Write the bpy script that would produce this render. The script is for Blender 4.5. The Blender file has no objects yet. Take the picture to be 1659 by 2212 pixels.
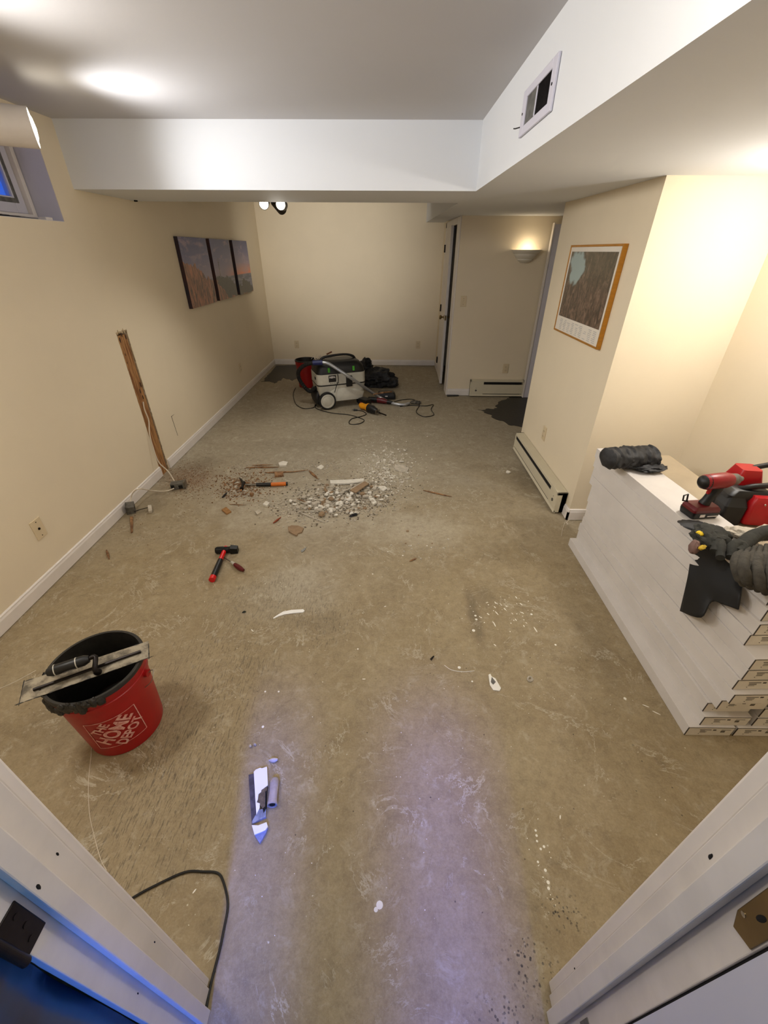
import bpy, bmesh, math, random
from mathutils import Vector, Matrix, noise, Euler

# ------------------------------------------------------------------ camera, world, lights, exposure
sc = bpy.context.scene
C = sc.collection
H = 1.62
FPX, PITCH, ROLL, YAW = 888.34, 0.565699, 0.00573653, 0.00886508
cp, sp = math.cos(PITCH), math.sin(PITCH)
_Ry = Matrix(((math.cos(YAW), math.sin(YAW), 0), (-math.sin(YAW), math.cos(YAW), 0), (0, 0, 1)))
_B = Matrix(((1, 0, 0), (0, -sp, -cp), (0, cp, -sp)))
_Rr = Matrix(((math.cos(ROLL), -math.sin(ROLL), 0), (math.sin(ROLL), math.cos(ROLL), 0), (0, 0, 1)))
M = _Rr @ _B @ _Ry
cd = bpy.data.cameras.new('camera'); cam = bpy.data.objects.new('camera', cd); C.objects.link(cam)
cd.sensor_fit = 'VERTICAL'; cd.sensor_height = 36; cd.lens = 36 * FPX / 2212; cd.clip_start = 0.02
rot = Matrix((M[0], -M[1], -M[2])).transposed().to_4x4()
cam.matrix_world = Matrix.Translation((0, 0, H)) @ rot
sc.camera = cam
sc.view_settings.view_transform = 'Standard'; sc.view_settings.look = 'None'
sc.view_settings.gamma = 1; sc.view_settings.use_curve_mapping = False
sc.view_settings.exposure = 0.12
w = bpy.data.worlds.new('world'); sc.world = w; w.use_nodes = True
w.node_tree.nodes['Background'].inputs[0].default_value = (0.01, 0.13, 0.75, 1)
w.node_tree.nodes['Background'].inputs[1].default_value = 0.9

def P(px, py, ax, v):
    "point where the line of sight through a picture point meets the plane axis = v"
    d = M.transposed() @ Vector(((px - 829.5) / FPX, (py - 1106) / FPX, 1))
    o = Vector((0, 0, H)); return o + d * ((v - o[ax]) / d[ax])
def F(px, py, z=0.0): return P(px, py, 2, z)

def aim(o, d): o.rotation_euler = Vector(d).to_track_quat('-Z', 'Y').to_euler()
def light(name, kind, loc, power, color=(1, 1, 1), size=.05, d=None, **k):
    l = bpy.data.lights.new(name, kind); l.energy = power; l.color = color
    if kind == 'AREA': l.size = size
    else: l.shadow_soft_size = size
    for a, b in k.items(): setattr(l, a, b)
    o = bpy.data.objects.new(name, l); C.objects.link(o); o.location = loc
    if d: aim(o, d)
    return o
WARM = (1, .86, .68); NEUT = (1, .93, .84)
WH = (1, .965, .93)
light('track_lamp_light', 'SPOT', (-1.46, 2.45, 2.00), 30, (.98, .98, 1), .08, (.90, .36, .0), spot_size=math.radians(136), spot_blend=1.0)
light('track_lamp_light_near', 'SPOT', (-1.49, 1.60, 2.02), 52, WH, .07, (.90, .22, -.10), spot_size=math.radians(132), spot_blend=1.0)
light('floor_fill_light', 'SPOT', (-1.50, .95, 2.03), 42, (1, .94, .86), .14, (.50, .15, -.8), spot_size=math.radians(155), spot_blend=.9)  # added fill spot for the floor and near left wall, no track head here
light('doorway_fill_light', 'POINT', (.05, .60, 2.10), 13, (1, .94, .86), .12)  # added fill without a fixture, brightens the jambs and softens the bucket shadow
light('back_track_light', 'SPOT', (-.86, 4.50, 1.90), 120, (1, .95, .88), .05, (.02, 1, -.10), spot_size=math.radians(78), spot_blend=1.0)
light('back_track_light_front', 'SPOT', (-.9, 4.02, 1.90), 44, (1, .95, .88), .05, (.25, -.45, -1), spot_size=math.radians(150), spot_blend=.8)
light('sconce_light', 'POINT', (1.53, 5.385, 1.655), .7, WARM, .03)
light('alcove_lamp_light', 'POINT', (1.74, 1.80, 1.68), 19, WH, .06)
light('hall_daylight_beam', 'AREA', (.19, -1.35, 1.60), 1.6, (.10, .14, 1), .26, (0.0, 1, -1.02), shape='RECTANGLE', size_y=1.1, spread=math.radians(11))  # added narrow daylight beam for the right blue floor band, no window behind it
light('hall_daylight_beam_left', 'AREA', (-.18, -1.35, 1.60), 1.1, (.07, .16, 1), .12, (-.12, 1, -1.02), shape='RECTANGLE', size_y=1.1, spread=math.radians(10))  # second added beam; the gap between them stands for a body's shadow
light('hall_daylight', 'AREA', (-.1, -2.3, 1.3), 9, (.002, .36, 1), .5, (0, 1, -.1), shape='RECTANGLE', size_y=1.0)

# ------------------------------------------------------------------ materials
def lin(c):
    return tuple((x / 255 / 12.92) if x / 255 <= .04045 else ((x / 255 + .055) / 1.055) ** 2.4 for x in c) + (1,)
class N:
    def __init__(s, name):
        s.m = bpy.data.materials.new(name); s.m.use_nodes = True
        s.t = s.m.node_tree; s.b = s.t.nodes['Principled BSDF']
    def n(s, typ, **k):
        x = s.t.nodes.new(typ)
        for a, b in k.items(): setattr(x, a, b)
        return x
    def l(s, a, b): s.t.links.new(a, b)
    def val(s, sock, v):
        if hasattr(v, 'is_output') or isinstance(v, bpy.types.NodeSocket): s.l(v, sock)
        else: sock.default_value = v
    def math(s, op, a, b=0.0, c=0.0, clamp=False):
        x = s.n('ShaderNodeMath', operation=op); x.use_clamp = clamp
        s.val(x.inputs[0], a); s.val(x.inputs[1], b); s.val(x.inputs[2], c); return x.outputs[0]
    def mix(s, f, a, b, blend='MIX'):
        x = s.n('ShaderNodeMix', data_type='RGBA', blend_type=blend)
        s.val(x.inputs[0], f); s.val(x.inputs[6], a); s.val(x.inputs[7], b); return x.outputs[2]
    def pos(s): return s.n('ShaderNodeNewGeometry').outputs['Position']
    def obj(s): return s.n('ShaderNodeTexCoord').outputs['Object']
    def mapping(s, v, loc=(0, 0, 0), rot=(0, 0, 0), scale=(1, 1, 1)):
        x = s.n('ShaderNodeMapping'); s.l(v, x.inputs[0])
        x.inputs[1].default_value = loc; x.inputs[2].default_value = rot; x.inputs[3].default_value = scale; return x.outputs[0]
    def noise(s, v, scale, detail=4, rough=.5, dist=0):
        x = s.n('ShaderNodeTexNoise'); s.l(v, x.inputs['Vector'])
        x.inputs['Scale'].default_value = scale; x.inputs['Detail'].default_value = detail
        x.inputs['Roughness'].default_value = rough; x.inputs['Distortion'].default_value = dist; return x.outputs['Fac']
    def ramp(s, f, stops, interp='LINEAR'):
        x = s.n('ShaderNodeValToRGB'); r = x.color_ramp; r.interpolation = interp
        while len(r.elements) < len(stops): r.elements.new(.5)
        for e, (p, c) in zip(r.elements, stops):
            e.position = p; e.color = c if len(c) == 4 else tuple(c) + (1,)
        s.l(f, x.inputs[0]); return x.outputs[0]
    def step(s, f, a, b):
        x = s.n('ShaderNodeMapRange', interpolation_type='SMOOTHSTEP'); s.l(f, x.inputs[0])
        x.inputs[1].default_value = a; x.inputs[2].default_value = b; return x.outputs[0]
    def bump(s, h, strength=.3, dist=.01):
        x = s.n('ShaderNodeBump'); x.inputs['Strength'].default_value = strength; x.inputs['Distance'].default_value = dist
        s.l(h, x.inputs['Height']); s.l(x.outputs[0], s.b.inputs['Normal'])
    def done(s, col=None, rough=.5, metal=0, spec=None):
        if col is not None: s.val(s.b.inputs['Base Color'], col)
        s.val(s.b.inputs['Roughness'], rough); s.b.inputs['Metallic'].default_value = metal
        if spec is not None: s.b.inputs['Specular IOR Level'].default_value = spec
        return s.m

def mat(name, rgb, rough=.5, metal=0, var=.12, scale=12, bump=0, bscale=60, rgb2=None, spec=None, stretch=(1, 1, 1)):
    m = N(name); v = m.mapping(m.obj(), scale=stretch); c = lin(rgb)
    c2 = lin(rgb2) if rgb2 else tuple(x * (1 - var) for x in c[:3]) + (1,)
    f = m.noise(v, scale, 5, .6)
    col = m.mix(m.step(f, .35, .65), c, c2)
    if bump: m.bump(m.noise(v, bscale, 3), bump, .004)
    return m.done(col, rough, metal, spec)
def emit(name, rgb, strength):
    m = N(name); m.b.inputs['Emission Color'].default_value = lin(rgb); m.b.inputs['Emission Strength'].default_value = strength
    return m.done(lin(rgb), .5)

WALL = mat('cream_wall_paint', (228, 214, 187), .75, var=.035, scale=1.3, bump=.08, bscale=120)
WHITE = mat('white_ceiling_paint', (222, 224, 226), .8, var=.02, scale=1.0, bump=.05, bscale=90)
CEIL = mat('ceiling_paint', (200, 198, 198), .85, var=.03, scale=.9, bump=.05, bscale=90)
TRIM = mat('white_trim_paint', (226, 219, 212), .4, var=.05, scale=9)
JAMB = mat('white_jamb_paint', (222, 216, 210), .4, var=.10, scale=7, bump=.03, bscale=25)
LAV = mat('grey_white_panel_paint', (205, 203, 214), .55, var=.04, scale=3)
HEATER = mat('almond_heater_enamel', (206, 197, 172), .35, var=.05, scale=6)
BLACK = mat('black_plastic', (12, 12, 13), .45, var=.3, scale=25)
RUBBER = mat('black_rubber', (7, 7, 8), .65, var=.3)
VOID = mat('dark_gap', (6, 5, 5), .9)
STEEL = mat('worn_steel', (150, 145, 135), .32, .9, var=.35, scale=30)
BRASS = mat('aged_brass', (150, 128, 84), .3, .9, var=.2)
DARKMETAL = mat('dark_bronze_metal', (38, 32, 30), .4, .7, var=.4, scale=40)
CHROME = mat('chrome', (200, 195, 185), .15, 1)
ALU = mat('silver_tube', (185, 188, 192), .3, .6, var=.1)
RED = mat('red_bucket_plastic', (162, 8, 12), .38, var=.12, scale=14)
REDTOOL = mat('red_tool_plastic', (176, 10, 20), .35, var=.08)
DKRED = mat('dark_red_plastic', (96, 14, 20), .4)
GREYP = mat('pale_grey_plastic', (196, 192, 178), .45, var=.12, scale=9)
BLUECUFF = mat('blue_plastic', (24, 34, 92), .4)
GREEN = mat('green_plastic', (70, 160, 40), .4)
YELLOW = mat('yellow_orange_plastic', (236, 156, 12), .4, var=.08)
ORANGE = mat('orange_grip', (214, 112, 26), .5)
MORTAR = mat('dark_wet_mortar', (40, 37, 32), .45, var=.4, scale=30, bump=.4, bscale=50)
WOOD = mat('old_pine_wood', (176, 130, 78), .7, rgb2=(118, 72, 34), scale=7, stretch=(9, 9, .9), bump=.3, bscale=14)
SPLINT = mat('splintered_wood', (158, 118, 78), .8, rgb2=(104, 70, 42), scale=30)
PLASTER = mat('grey_plaster', (196, 186, 168), .9, var=.25, scale=25, bump=.2)
PLASTERW = mat('white_plaster', (226, 220, 206), .85, var=.12, scale=25)
BOARD = mat('brown_paper_facing', (150, 124, 94), .85, var=.2, scale=18)
PAINTW = mat('white_paint_drops', (238, 234, 222), .5, var=.05)
WIRE = mat('white_cable', (216, 204, 184), .5)
BOXW = mat('white_carton', (214, 208, 202), .6, var=.07, scale=5)
KRAFT = mat('tan_carton', (178, 162, 136), .7, var=.08, scale=5)
ENDC = mat('carton_end', (224, 217, 204), .65, var=.10, scale=12)
INK = mat('dark_print', (62, 54, 46), .6)
CLOTHB = mat('black_cloth', (14, 14, 15), .65, rgb2=(48, 48, 50), scale=14, bump=.6, bscale=30)
CLOTHG = mat('grey_knit', (72, 68, 60), .95, var=.35, scale=30, bump=.9, bscale=70)
CLOTHD = mat('olive_grey_fabric', (48, 48, 42), .9, var=.35, scale=22, bump=.5, bscale=60)
FLEECE = mat('cream_fleece', (205, 194, 176), .95, var=.2, scale=60, bump=.9, bscale=160)
GOLD = mat('gold_frame', (196, 136, 48), .3, .5, var=.15, stretch=(1, 1, 6))
PLATE = mat('ivory_plate', (214, 196, 162), .4, var=.03)
SCONCE = mat('white_ceramic', (222, 216, 200), .5, var=.04)
SHEET = mat('blue_plastic_sheet', (4, 52, 96), .28, rgb2=(2, 28, 62), scale=5, bump=.9, bscale=5, spec=.9)
GLASSY = emit('lit_bulb', (255, 246, 225), 14)
GREYMETAL = mat('galvanised_metal', (120, 118, 112), .45, .5, var=.4, scale=40)
DRYPAINT = mat('drywall_face', (244, 242, 236), .6, var=.03)
GRIME = mat('grimy_drywall_edge', (84, 78, 88), .8, var=.5, scale=40)
REDH = mat('red_handle', (214, 18, 22), .35)

def glass_mat():
    m = N('window_glass'); m.b.inputs['Transmission Weight'].default_value = .95; m.b.inputs['IOR'].default_value = 1.45
    return m.done((.75, .87, 1, 1), .05)
GLASS = glass_mat()

def floor_mat():
    m = N('stained_concrete'); v = m.pos()
    big = m.noise(v, .9, 6, .6, .6); med = m.noise(v, 4.5, 8, .65, .4); fine = m.noise(v, 38, 6, .7)
    sep = m.n('ShaderNodeSeparateXYZ'); m.l(v, sep.inputs[0]); X, Y = sep.outputs[0], sep.outputs[1]
    tan = lin((162, 145, 112)); tan2 = lin((148, 130, 97)); grey = lin((160, 150, 130)); pale = lin((190, 180, 158)); dark = lin((86, 74, 56))
    def mask(px, py, rx, ry, ang=0, soft=.5, world=None):
        c = Vector(world) if world else F(px, py)
        mp = m.n('ShaderNodeMapping', vector_type='TEXTURE'); m.l(v, mp.inputs[0])
        mp.inputs[1].default_value = (c.x, c.y, 0); mp.inputs[2].default_value = (0, 0, ang); mp.inputs[3].default_value = (rx, ry, 100)
        ln = m.n('ShaderNodeVectorMath', operation='LENGTH'); m.l(mp.outputs[0], ln.inputs[0])
        d = m.math('ADD', ln.outputs['Value'], m.math('MULTIPLY', m.math('SUBTRACT', med, .5), 1.3))
        x = m.n('ShaderNodeMapRange', interpolation_type='SMOOTHSTEP'); m.l(d, x.inputs[0])
        x.inputs[1].default_value = 1; x.inputs[2].default_value = 1 - soft; return x.outputs[0]
    col = m.mix(m.step(med, .3, .7), tan, tan2)
    far = m.math('ADD', m.math('MULTIPLY', m.math('SUBTRACT', Y, 1.6), .55), m.math('MULTIPLY', m.math('SUBTRACT', big, .5), 2.2), clamp=True)
    col = m.mix(m.math('MULTIPLY', far, .8), col, grey)
    col = m.mix(m.math('MULTIPLY', m.step(big, .55, .75), .35), col, pale)
    # dusty zones round the rubble and beside the boxes
    col = m.mix(m.math('MULTIPLY', mask(410, 1030, .30, .34, .3, .9), .5), col, lin((134, 100, 70)))
    for a in ((660, 1090, .95, .55, .1), (820, 1010, .5, .6, .3), (900, 1140, .55, .35, 0), (640, 1260, .35, .3, 0)):
        col = m.mix(m.math('MULTIPLY', mask(*a, soft=.9), .6), col, pale)
    # scraped adhesive ridges: fine dark dashes that follow the trowel strokes
    def dashes(ang, sx, sy, thr, dist=.6):
        vv = m.mapping(v, rot=(0, 0, ang), scale=(sx, sy, 1)); n = m.noise(vv, 1, 3, .6, dist); return m.step(n, thr, thr + .10)
    z1 = mask(430, 1520, .34, .62, .1, .5); z2 = mask(590, 1300, .42, .30, .2, .6); z3 = mask(330, 1740, .34, .40, 0, .5); z4 = mask(700, 1350, .26, .2, .6, .5)
    d1 = dashes(.16, 170, 24, .535); d2 = dashes(-.6, 150, 26, .53); d3 = dashes(-.25, 165, 24, .54, .3); d4 = dashes(.7, 150, 28, .54)
    for z, d, k in ((z1, d1, .6), (z2, d2, .6), (z3, d3, .65), (z4, d4, .6), (mask(560, 1420, .16, .18, 0, .5), dashes(-.35, 160, 20, .56), .6)):
        col = m.mix(m.math('MULTIPLY', m.math('MULTIPLY', z, d), k), col, dark)
    col = m.mix(m.math('MULTIPLY', mask(600, 1290, .42, .3, .2, .8), .32), col, grey)
    # dark soft stains, plus painted shade on the floor beside the column heater
    for (px, py, rx, ry, k) in ((1025, 1330, .05, .30, .55), (1045, 1290, .10, .14, .3), (1130, 1030, .16, .42, .45), (1060, 1010, .4, .1, .18), (1290, 1400, .10, .35, .22), (560, 890, .35, .5, .22), (430, 1010, .22, .3, .35), (330, 1090, .15, .3, .25), (700, 1350, .2, .1, .25), (640, 960, .7, .2, .15), (870, 900, .5, .4, .16)):
        col = m.mix(m.math('MULTIPLY', mask(px, py, rx, ry, 0, .85), k), col, dark)
    # black speck cluster by the right jamb
    vo = m.n('ShaderNodeTexVoronoi'); m.l(v, vo.inputs['Vector']); vo.inputs['Scale'].default_value = 95
    sp_ = m.math('MULTIPLY', m.math('SUBTRACT', 1, m.step(vo.outputs['Distance'], .22, .38)), m.step(m.noise(v, 55, 2), .44, .50))
    zz = m.math('MAXIMUM', mask(1210, 1975, .10, .09, 0, .9), mask(1150, 2080, .12, .10, 0, .9))
    zz = m.math('MAXIMUM', zz, m.math('MULTIPLY', mask(1090, 2190, .14, .05, 0, .8), .8))
    col = m.mix(m.math('MULTIPLY', m.math('MULTIPLY', sp_, zz), .95), col, lin((30, 22, 16)))
    # pale scuffs, chalk specks
    vv = m.mapping(v, rot=(0, 0, .5), scale=(3, 11, 1)); col = m.mix(m.math('MULTIPLY', m.step(m.noise(vv, 1.6, 7, .75, 1.2), .60, .78), .35), col, pale)
    v2 = m.n('ShaderNodeTexVoronoi'); m.l(v, v2.inputs['Vector']); v2.inputs['Scale'].default_value = 34
    s2 = m.math('MULTIPLY', m.math('SUBTRACT', 1, m.step(v2.outputs['Distance'], .05, .11)), m.step(m.noise(v, 21, 2), .60, .63))
    col = m.mix(m.math('MULTIPLY', s2, .75), col, lin((228, 220, 200)))
    v3 = m.n('ShaderNodeTexVoronoi'); m.l(m.mapping(v, loc=(7, 3, 0)), v3.inputs['Vector']); v3.inputs['Scale'].default_value = 22
    s3 = m.math('MULTIPLY', m.math('SUBTRACT', 1, m.step(v3.outputs['Distance'], .04, .08)), m.step(m.noise(v, 15, 2), .58, .6))
    col = m.mix(m.math('MULTIPLY', s3, .8), col, lin((58, 46, 34)))
    z5 = m.math('MAXIMUM', mask(1560, 1800, .16, .2, .4, .8), mask(1180, 1350, .3, .3, 0, .8))
    col = m.mix(m.math('MULTIPLY', m.math('MULTIPLY', z5, m.step(m.noise(v, 24, 6, .75, 1), .52, .66)), .35), col, pale)
    col = m.mix(m.math('MULTIPLY', m.step(fine, .3, .7), .24), col, dark)
    mid = m.noise(v, 13, 9, .78, .5)
    col = m.mix(m.math('MULTIPLY', m.step(mid, .50, .68), .32), col, dark); col = m.mix(m.math('MULTIPLY', m.step(mid, .48, .32), .38), col, pale)
    grit = m.noise(v, 130, 4, .8); scr = m.noise(m.mapping(v, rot=(0, 0, -.35), scale=(9, 46, 1)), 1, 8, .8, .8)
    col = m.mix(m.math('MULTIPLY', m.step(grit, .50, .66), .17), col, dark); col = m.mix(m.math('MULTIPLY', m.step(grit, .50, .34), .14), col, pale)
    col = m.mix(m.math('MULTIPLY', m.math('MULTIPLY', m.step(scr, .58, .72), m.step(big, .42, .6)), .30), col, lin((204, 196, 176)))
    vein = m.math('ABSOLUTE', m.math('SUBTRACT', m.noise(v, 3.2, 8, .7, .9), .5)); col = m.mix(m.math('MULTIPLY', m.math('MULTIPLY', m.step(vein, .012, .002), m.step(med, .45, .62)), .5), col, lin((206, 198, 178)))
    m.bump(m.math('ADD', med, m.math('MULTIPLY', fine, .35)), .25, .006)
    return m.done(col, m.math('ADD', .55, m.math('MULTIPLY', fine, .2)))
FLOOR = floor_mat()

# ------------------------------------------------------------------ mesh helpers
class MB:
    def __init__(s): s.v = []; s.f = []
    def add(s, v, f):
        o = len(s.v); s.v += [Vector(x) for x in v]; s.f += [tuple(i + o for i in q) for q in f]; return s
    def box(s, a, b, rot=None, c=None):
        (x0, y0, z0), (x1, y1, z1) = a, b
        v = [Vector(p) for p in ((x0, y0, z0), (x1, y0, z0), (x1, y1, z0), (x0, y1, z0), (x0, y0, z1), (x1, y0, z1), (x1, y1, z1), (x0, y1, z1))]
        if rot is not None:
            c = Vector(c) if c else (Vector(a) + Vector(b)) / 2
            R = rot if isinstance(rot, Matrix) else Euler(rot).to_matrix()
            v = [c + R @ (p - c) for p in v]
        return s.add(v, [(0, 3, 2, 1), (4, 5, 6, 7), (0, 1, 5, 4), (1, 2, 6, 5), (2, 3, 7, 6), (3, 0, 4, 7)])
    def hexa(s, bot, top):
        return s.add(list(bot) + list(top), [(3, 2, 1, 0), (4, 5, 6, 7), (0, 1, 5, 4), (1, 2, 6, 5), (2, 3, 7, 6), (3, 0, 4, 7)])
    def tube(s, pts, r, seg=10, caps=True, smooth=0):
        pts = [Vector(p) for p in pts]
        if smooth: pts = catmull(pts, smooth)
        n = len(pts); rs = r if isinstance(r, (list, tuple)) else [r] * n
        if len(rs) != n: rs = [rs[int(i * (len(rs) - 1) / (n - 1) + .5)] for i in range(n)]
        up = None; rings = []
        for i, p in enumerate(pts):
            t = (pts[min(i + 1, n - 1)] - pts[max(i - 1, 0)]).normalized()
            if up is None: up = t.orthogonal().normalized()
            up = (up - t * up.dot(t)); up = up.normalized() if up.length > 1e-6 else t.orthogonal().normalized()
            b = t.cross(up)
            rings.append([p + (up * math.cos(a) + b * math.sin(a)) * rs[i] for a in [2 * math.pi * k / seg for k in range(seg)]])
        v = [x for g in rings for x in g]
        f = [(i * seg + k, i * seg + (k + 1) % seg, (i + 1) * seg + (k + 1) % seg, (i + 1) * seg + k) for i in range(n - 1) for k in range(seg)]
        if caps: f += [tuple(range(seg))[::-1], tuple((n - 1) * seg + k for k in range(seg))]
        return s.add(v, f)
    def cyl(s, a, b, r0, r1=None, seg=24): return s.tube([a, b], [r0, r1 if r1 is not None else r0], seg)
    def lathe(s, prof, c=(0, 0, 0), seg=40, arc=2 * math.pi, a0=0, R=None, closed=False):
        c = Vector(c); full = abs(arc - 2 * math.pi) < 1e-6; k = seg if full else seg + 1; v = []
        for (r, z) in prof:
            for i in range(k):
                a = a0 + arc * i / seg; q = Vector((r * math.cos(a), r * math.sin(a), z))
                v.append(c + (R @ q if R else q))
        f = []
        for j in range(len(prof) - 1):
            for i in range(seg):
                i2 = (i + 1) % k; f.append((j * k + i, j * k + i2, (j + 1) * k + i2, (j + 1) * k + i))
        return s.add(v, f)
    def prism(s, pts, off):
        "flat polygon given as 3-D points, thickened by off"
        pts = [Vector(p) for p in pts]; off = Vector(off); n = len(pts)
        return s.add(pts + [p + off for p in pts], [tuple(range(n))[::-1], tuple(range(n, 2 * n))] + [(i, (i + 1) % n, n + (i + 1) % n, n + i) for i in range(n)])
    def loft(s, secs, seg=6):
        "rounded-rectangle sections (cx,cy,hx,hy,r,z)"
        k = 4 * seg; v = []
        for (cx, cy, hx, hy, r, z) in secs:
            for q, (sx, sy) in enumerate(((1, 1), (-1, 1), (-1, -1), (1, -1))):
                for i in range(seg):
                    a = math.pi / 2 * (q + i / (seg - 1)); v.append((cx + sx * (hx - r) + r * math.cos(a), cy + sy * (hy - r) + r * math.sin(a), z))
        f = [(j * k + i, j * k + (i + 1) % k, (j + 1) * k + (i + 1) % k, (j + 1) * k + i) for j in range(len(secs) - 1) for i in range(k)]
        f += [tuple(range(k))[::-1], tuple((len(secs) - 1) * k + i for i in range(k))]
        return s.add(v, f)
    def blob(s, c, rad, rot=(0, 0, 0), amp=.15, sc_=3, seed=0, n=28, flat=None, fold=0):
        c = Vector(c); R = Euler(rot).to_matrix(); v = []; m2 = n // 2
        for j in range(m2 + 1):
            th = math.pi * j / m2
            for i in range(n):
                a = 2 * math.pi * i / n; u = Vector((math.sin(th) * math.cos(a), math.sin(th) * math.sin(a), math.cos(th)))
                k = 1 + amp * noise.fractal(u * sc_ + Vector((seed * 7.1, seed * 3.3, 0)), 1.0, 2, 2)
                if fold: k += fold * (abs(math.sin(6.5 * (u.x * .9 + u.z * .5 + .8 * noise.noise(u * 1.6 + Vector((seed, 0, 0)))) + seed)) ** .6 - .7)
                p = c + R @ Vector((u.x * rad[0], u.y * rad[1], u.z * rad[2])) * k
                if flat is not None and p.z < flat: p.z = flat
                v.append(p)
        f = [(j * n + i, (j + 1) * n + i, (j + 1) * n + (i + 1) % n, j * n + (i + 1) % n) for j in range(m2) for i in range(n)]
        return s.add(v, f)
    def xf(s, mtx):
        s.v = [mtx @ p for p in s.v]; return s
def catmull(p, k):
    q = [p[0]] + p + [p[-1]]; out = []
    for i in range(1, len(q) - 2):
        for j in range(k):
            t = j / k; a, b, c, d = q[i - 1], q[i], q[i + 1], q[i + 2]
            out.append(.5 * ((2 * b) + (c - a) * t + (2 * a - 5 * b + 4 * c - d) * t * t + (3 * b - a - 3 * c + d) * t ** 3))
    out.append(p[-1]); return out
def root_matrix(o): return Matrix.Translation(o.location) @ o.rotation_euler.to_matrix().to_4x4()
def put(name, mb, m, parent=None, smooth=False, bevel=0, local=False, kind=None, label=None, cat=None, group=None, seg=2, clean=False):
    me = bpy.data.meshes.new(name); me.from_pydata([tuple(p) for p in mb.v], [], mb.f); me.update()
    bm = bmesh.new(); bm.from_mesh(me)
    if clean: bmesh.ops.remove_doubles(bm, verts=bm.verts, dist=1e-5)
    bmesh.ops.recalc_face_normals(bm, faces=bm.faces); bm.to_mesh(me); bm.free()
    me.materials.append(m)
    if smooth:
        for p in me.polygons: p.use_smooth = True
        try: me.set_sharp_from_angle(angle=math.radians(42))
        except Exception: pass
    o = bpy.data.objects.new(name, me); C.objects.link(o)
    if bevel:
        b = o.modifiers.new('bevel', 'BEVEL'); b.width = bevel; b.segments = seg; b.limit_method = 'ANGLE'; b.angle_limit = math.radians(40)
    if parent is not None:
        o.parent = parent
        if not local: o.matrix_parent_inverse = world_of(parent).inverted()
    elif kind is None and label is None: pass
    if kind: o['kind'] = kind
    if label: o['label'] = label
    if cat: o['category'] = cat
    if group: o['group'] = group
    return o
def world_of(o):
    if o.parent is None: return root_matrix(o)
    return world_of(o.parent) @ o.matrix_parent_inverse @ root_matrix(o)
def S(name, mb, m, **k): return put(name, mb, m, kind='structure', **k)
def thing(name, label, cat, loc=(0, 0, 0), rz=0, group=None):
    o = bpy.data.objects.new(name, None); C.objects.link(o); o.empty_display_size = .05
    o.location = loc; o.rotation_euler = (0, 0, rz); o['label'] = label; o['category'] = cat
    if group: o['group'] = group
    return o
def copytree(o, parent=None):
    c = o.copy(); C.objects.link(c)
    if parent: c.parent = parent
    for ch in list(o.children): copytree(ch, c)
    return c
def text_mb(s, size=1):
    cu = bpy.data.curves.new('t', 'FONT'); cu.body = s; cu.size = size; cu.align_x = 'CENTER'; cu.align_y = 'CENTER'; cu.offset = size * .035
    to = bpy.data.objects.new('t', cu); C.objects.link(to)
    me = bpy.data.meshes.new_from_object(to); mb = MB()
    mb.add([v.co.copy() for v in me.vertices], [tuple(p.vertices) for p in me.polygons])
    bpy.data.objects.remove(to); bpy.data.curves.remove(cu); bpy.data.meshes.remove(me); return mb
rnd = random.Random(7)

# ------------------------------------------------------------------ room shell
XL, XR, YB, ZC, ZB = -1.911, 1.911, 7.15, 2.24, 1.925
S('floor', MB().box((-2.2, -2.6, -.1), (2.8, 7.4, 0)), FLOOR)
S('ceiling', MB().box((-2.1, -2.6, ZC), (2.7, 7.3, ZC + .1)), CEIL)
YH0, YH1, ZH = 3.08, 3.215, 1.128
WY0, WY1, WZ0 = 1.95, 2.93, 1.755
lw = MB()
lw.box((-2.03, .13, 0), (XL, WY0, ZC)); lw.box((-2.03, WY1, 0), (XL, YH0, ZC)); lw.box((-2.03, WY0, 0), (XL, WY1, WZ0)); lw.box((-2.03, WY0, 2.20), (XL, WY1, ZC))
lw.box((-2.03, YH1, 0), (XL, YB + .1, ZC)); lw.box((-2.03, YH0, ZH), (XL, YH1, ZC)); lw.box((-2.06, YH0 - .02, 0), (-1.985, YH1 + .02, ZH + .02))
S('wall_left', lw, WALL)
rev = MB(); rev.box((-2.20, WY1, WZ0 - .02), (-2.03, WY1 + .03, 2.24)); rev.box((-2.20, WY0 - .03, WZ0 - .02), (-2.03, WY0, 2.24)); rev.box((-2.20, WY0, WZ0 - .03), (-2.03, WY1, WZ0 - .001)); rev.box((-2.20, WY0, 2.20), (-2.03, WY1, 2.24))
rev.box((-2.03, WY1 - .002, WZ0), (-1.913, WY1 - .0005, 2.199)); rev.box((-2.03, WY0, WZ0), (-1.913, WY1, WZ0 + .002))
S('trim_1', rev, LAV)
S('wall_back', MB().box((-2.1, YB, 0), (2.0, YB + .1, ZC)), WALL)
S('wall_right', MB().box((XR, .13, 0), (XR + .1, 2.49, ZC)), WALL)
S('wall_column', MB().box((1.29, 2.48, 0), (2.7, 3.79, ZB + .05)), WALL)
S('wall_alcove', MB().box((.777, 5.47, 0), (2.7, 5.57, ZC)), WALL)
S('wall_alcove_right', MB().box((2.5, 3.79, 0), (2.6, 5.5, ZC)), WALL)
cl = MB(); cl.box((.777, 5.571, 0), (.87, 5.71, ZC)); cl.box((.777, 6.74, 0), (.87, YB, ZC)); cl.box((.777, 5.71, 1.90), (.87, 6.74, ZC)); cl.box((1.9, 5.57, 0), (2.0, YB, ZC))
S('wall_closet', cl, WALL)
fw = MB(); fw.box((-2.0, .145, 0), (-.475, .232, ZC)); fw.box((.462, .145, 0), (2.0, .232, ZC)); fw.box((-.475, .145, 2.06), (.462, .232, ZC))
S('wall_front', fw, WALL)
S('wall_hall_left', MB().box((-.62, -2.5, 0), (-.52, .14, ZC)), WALL)
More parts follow.
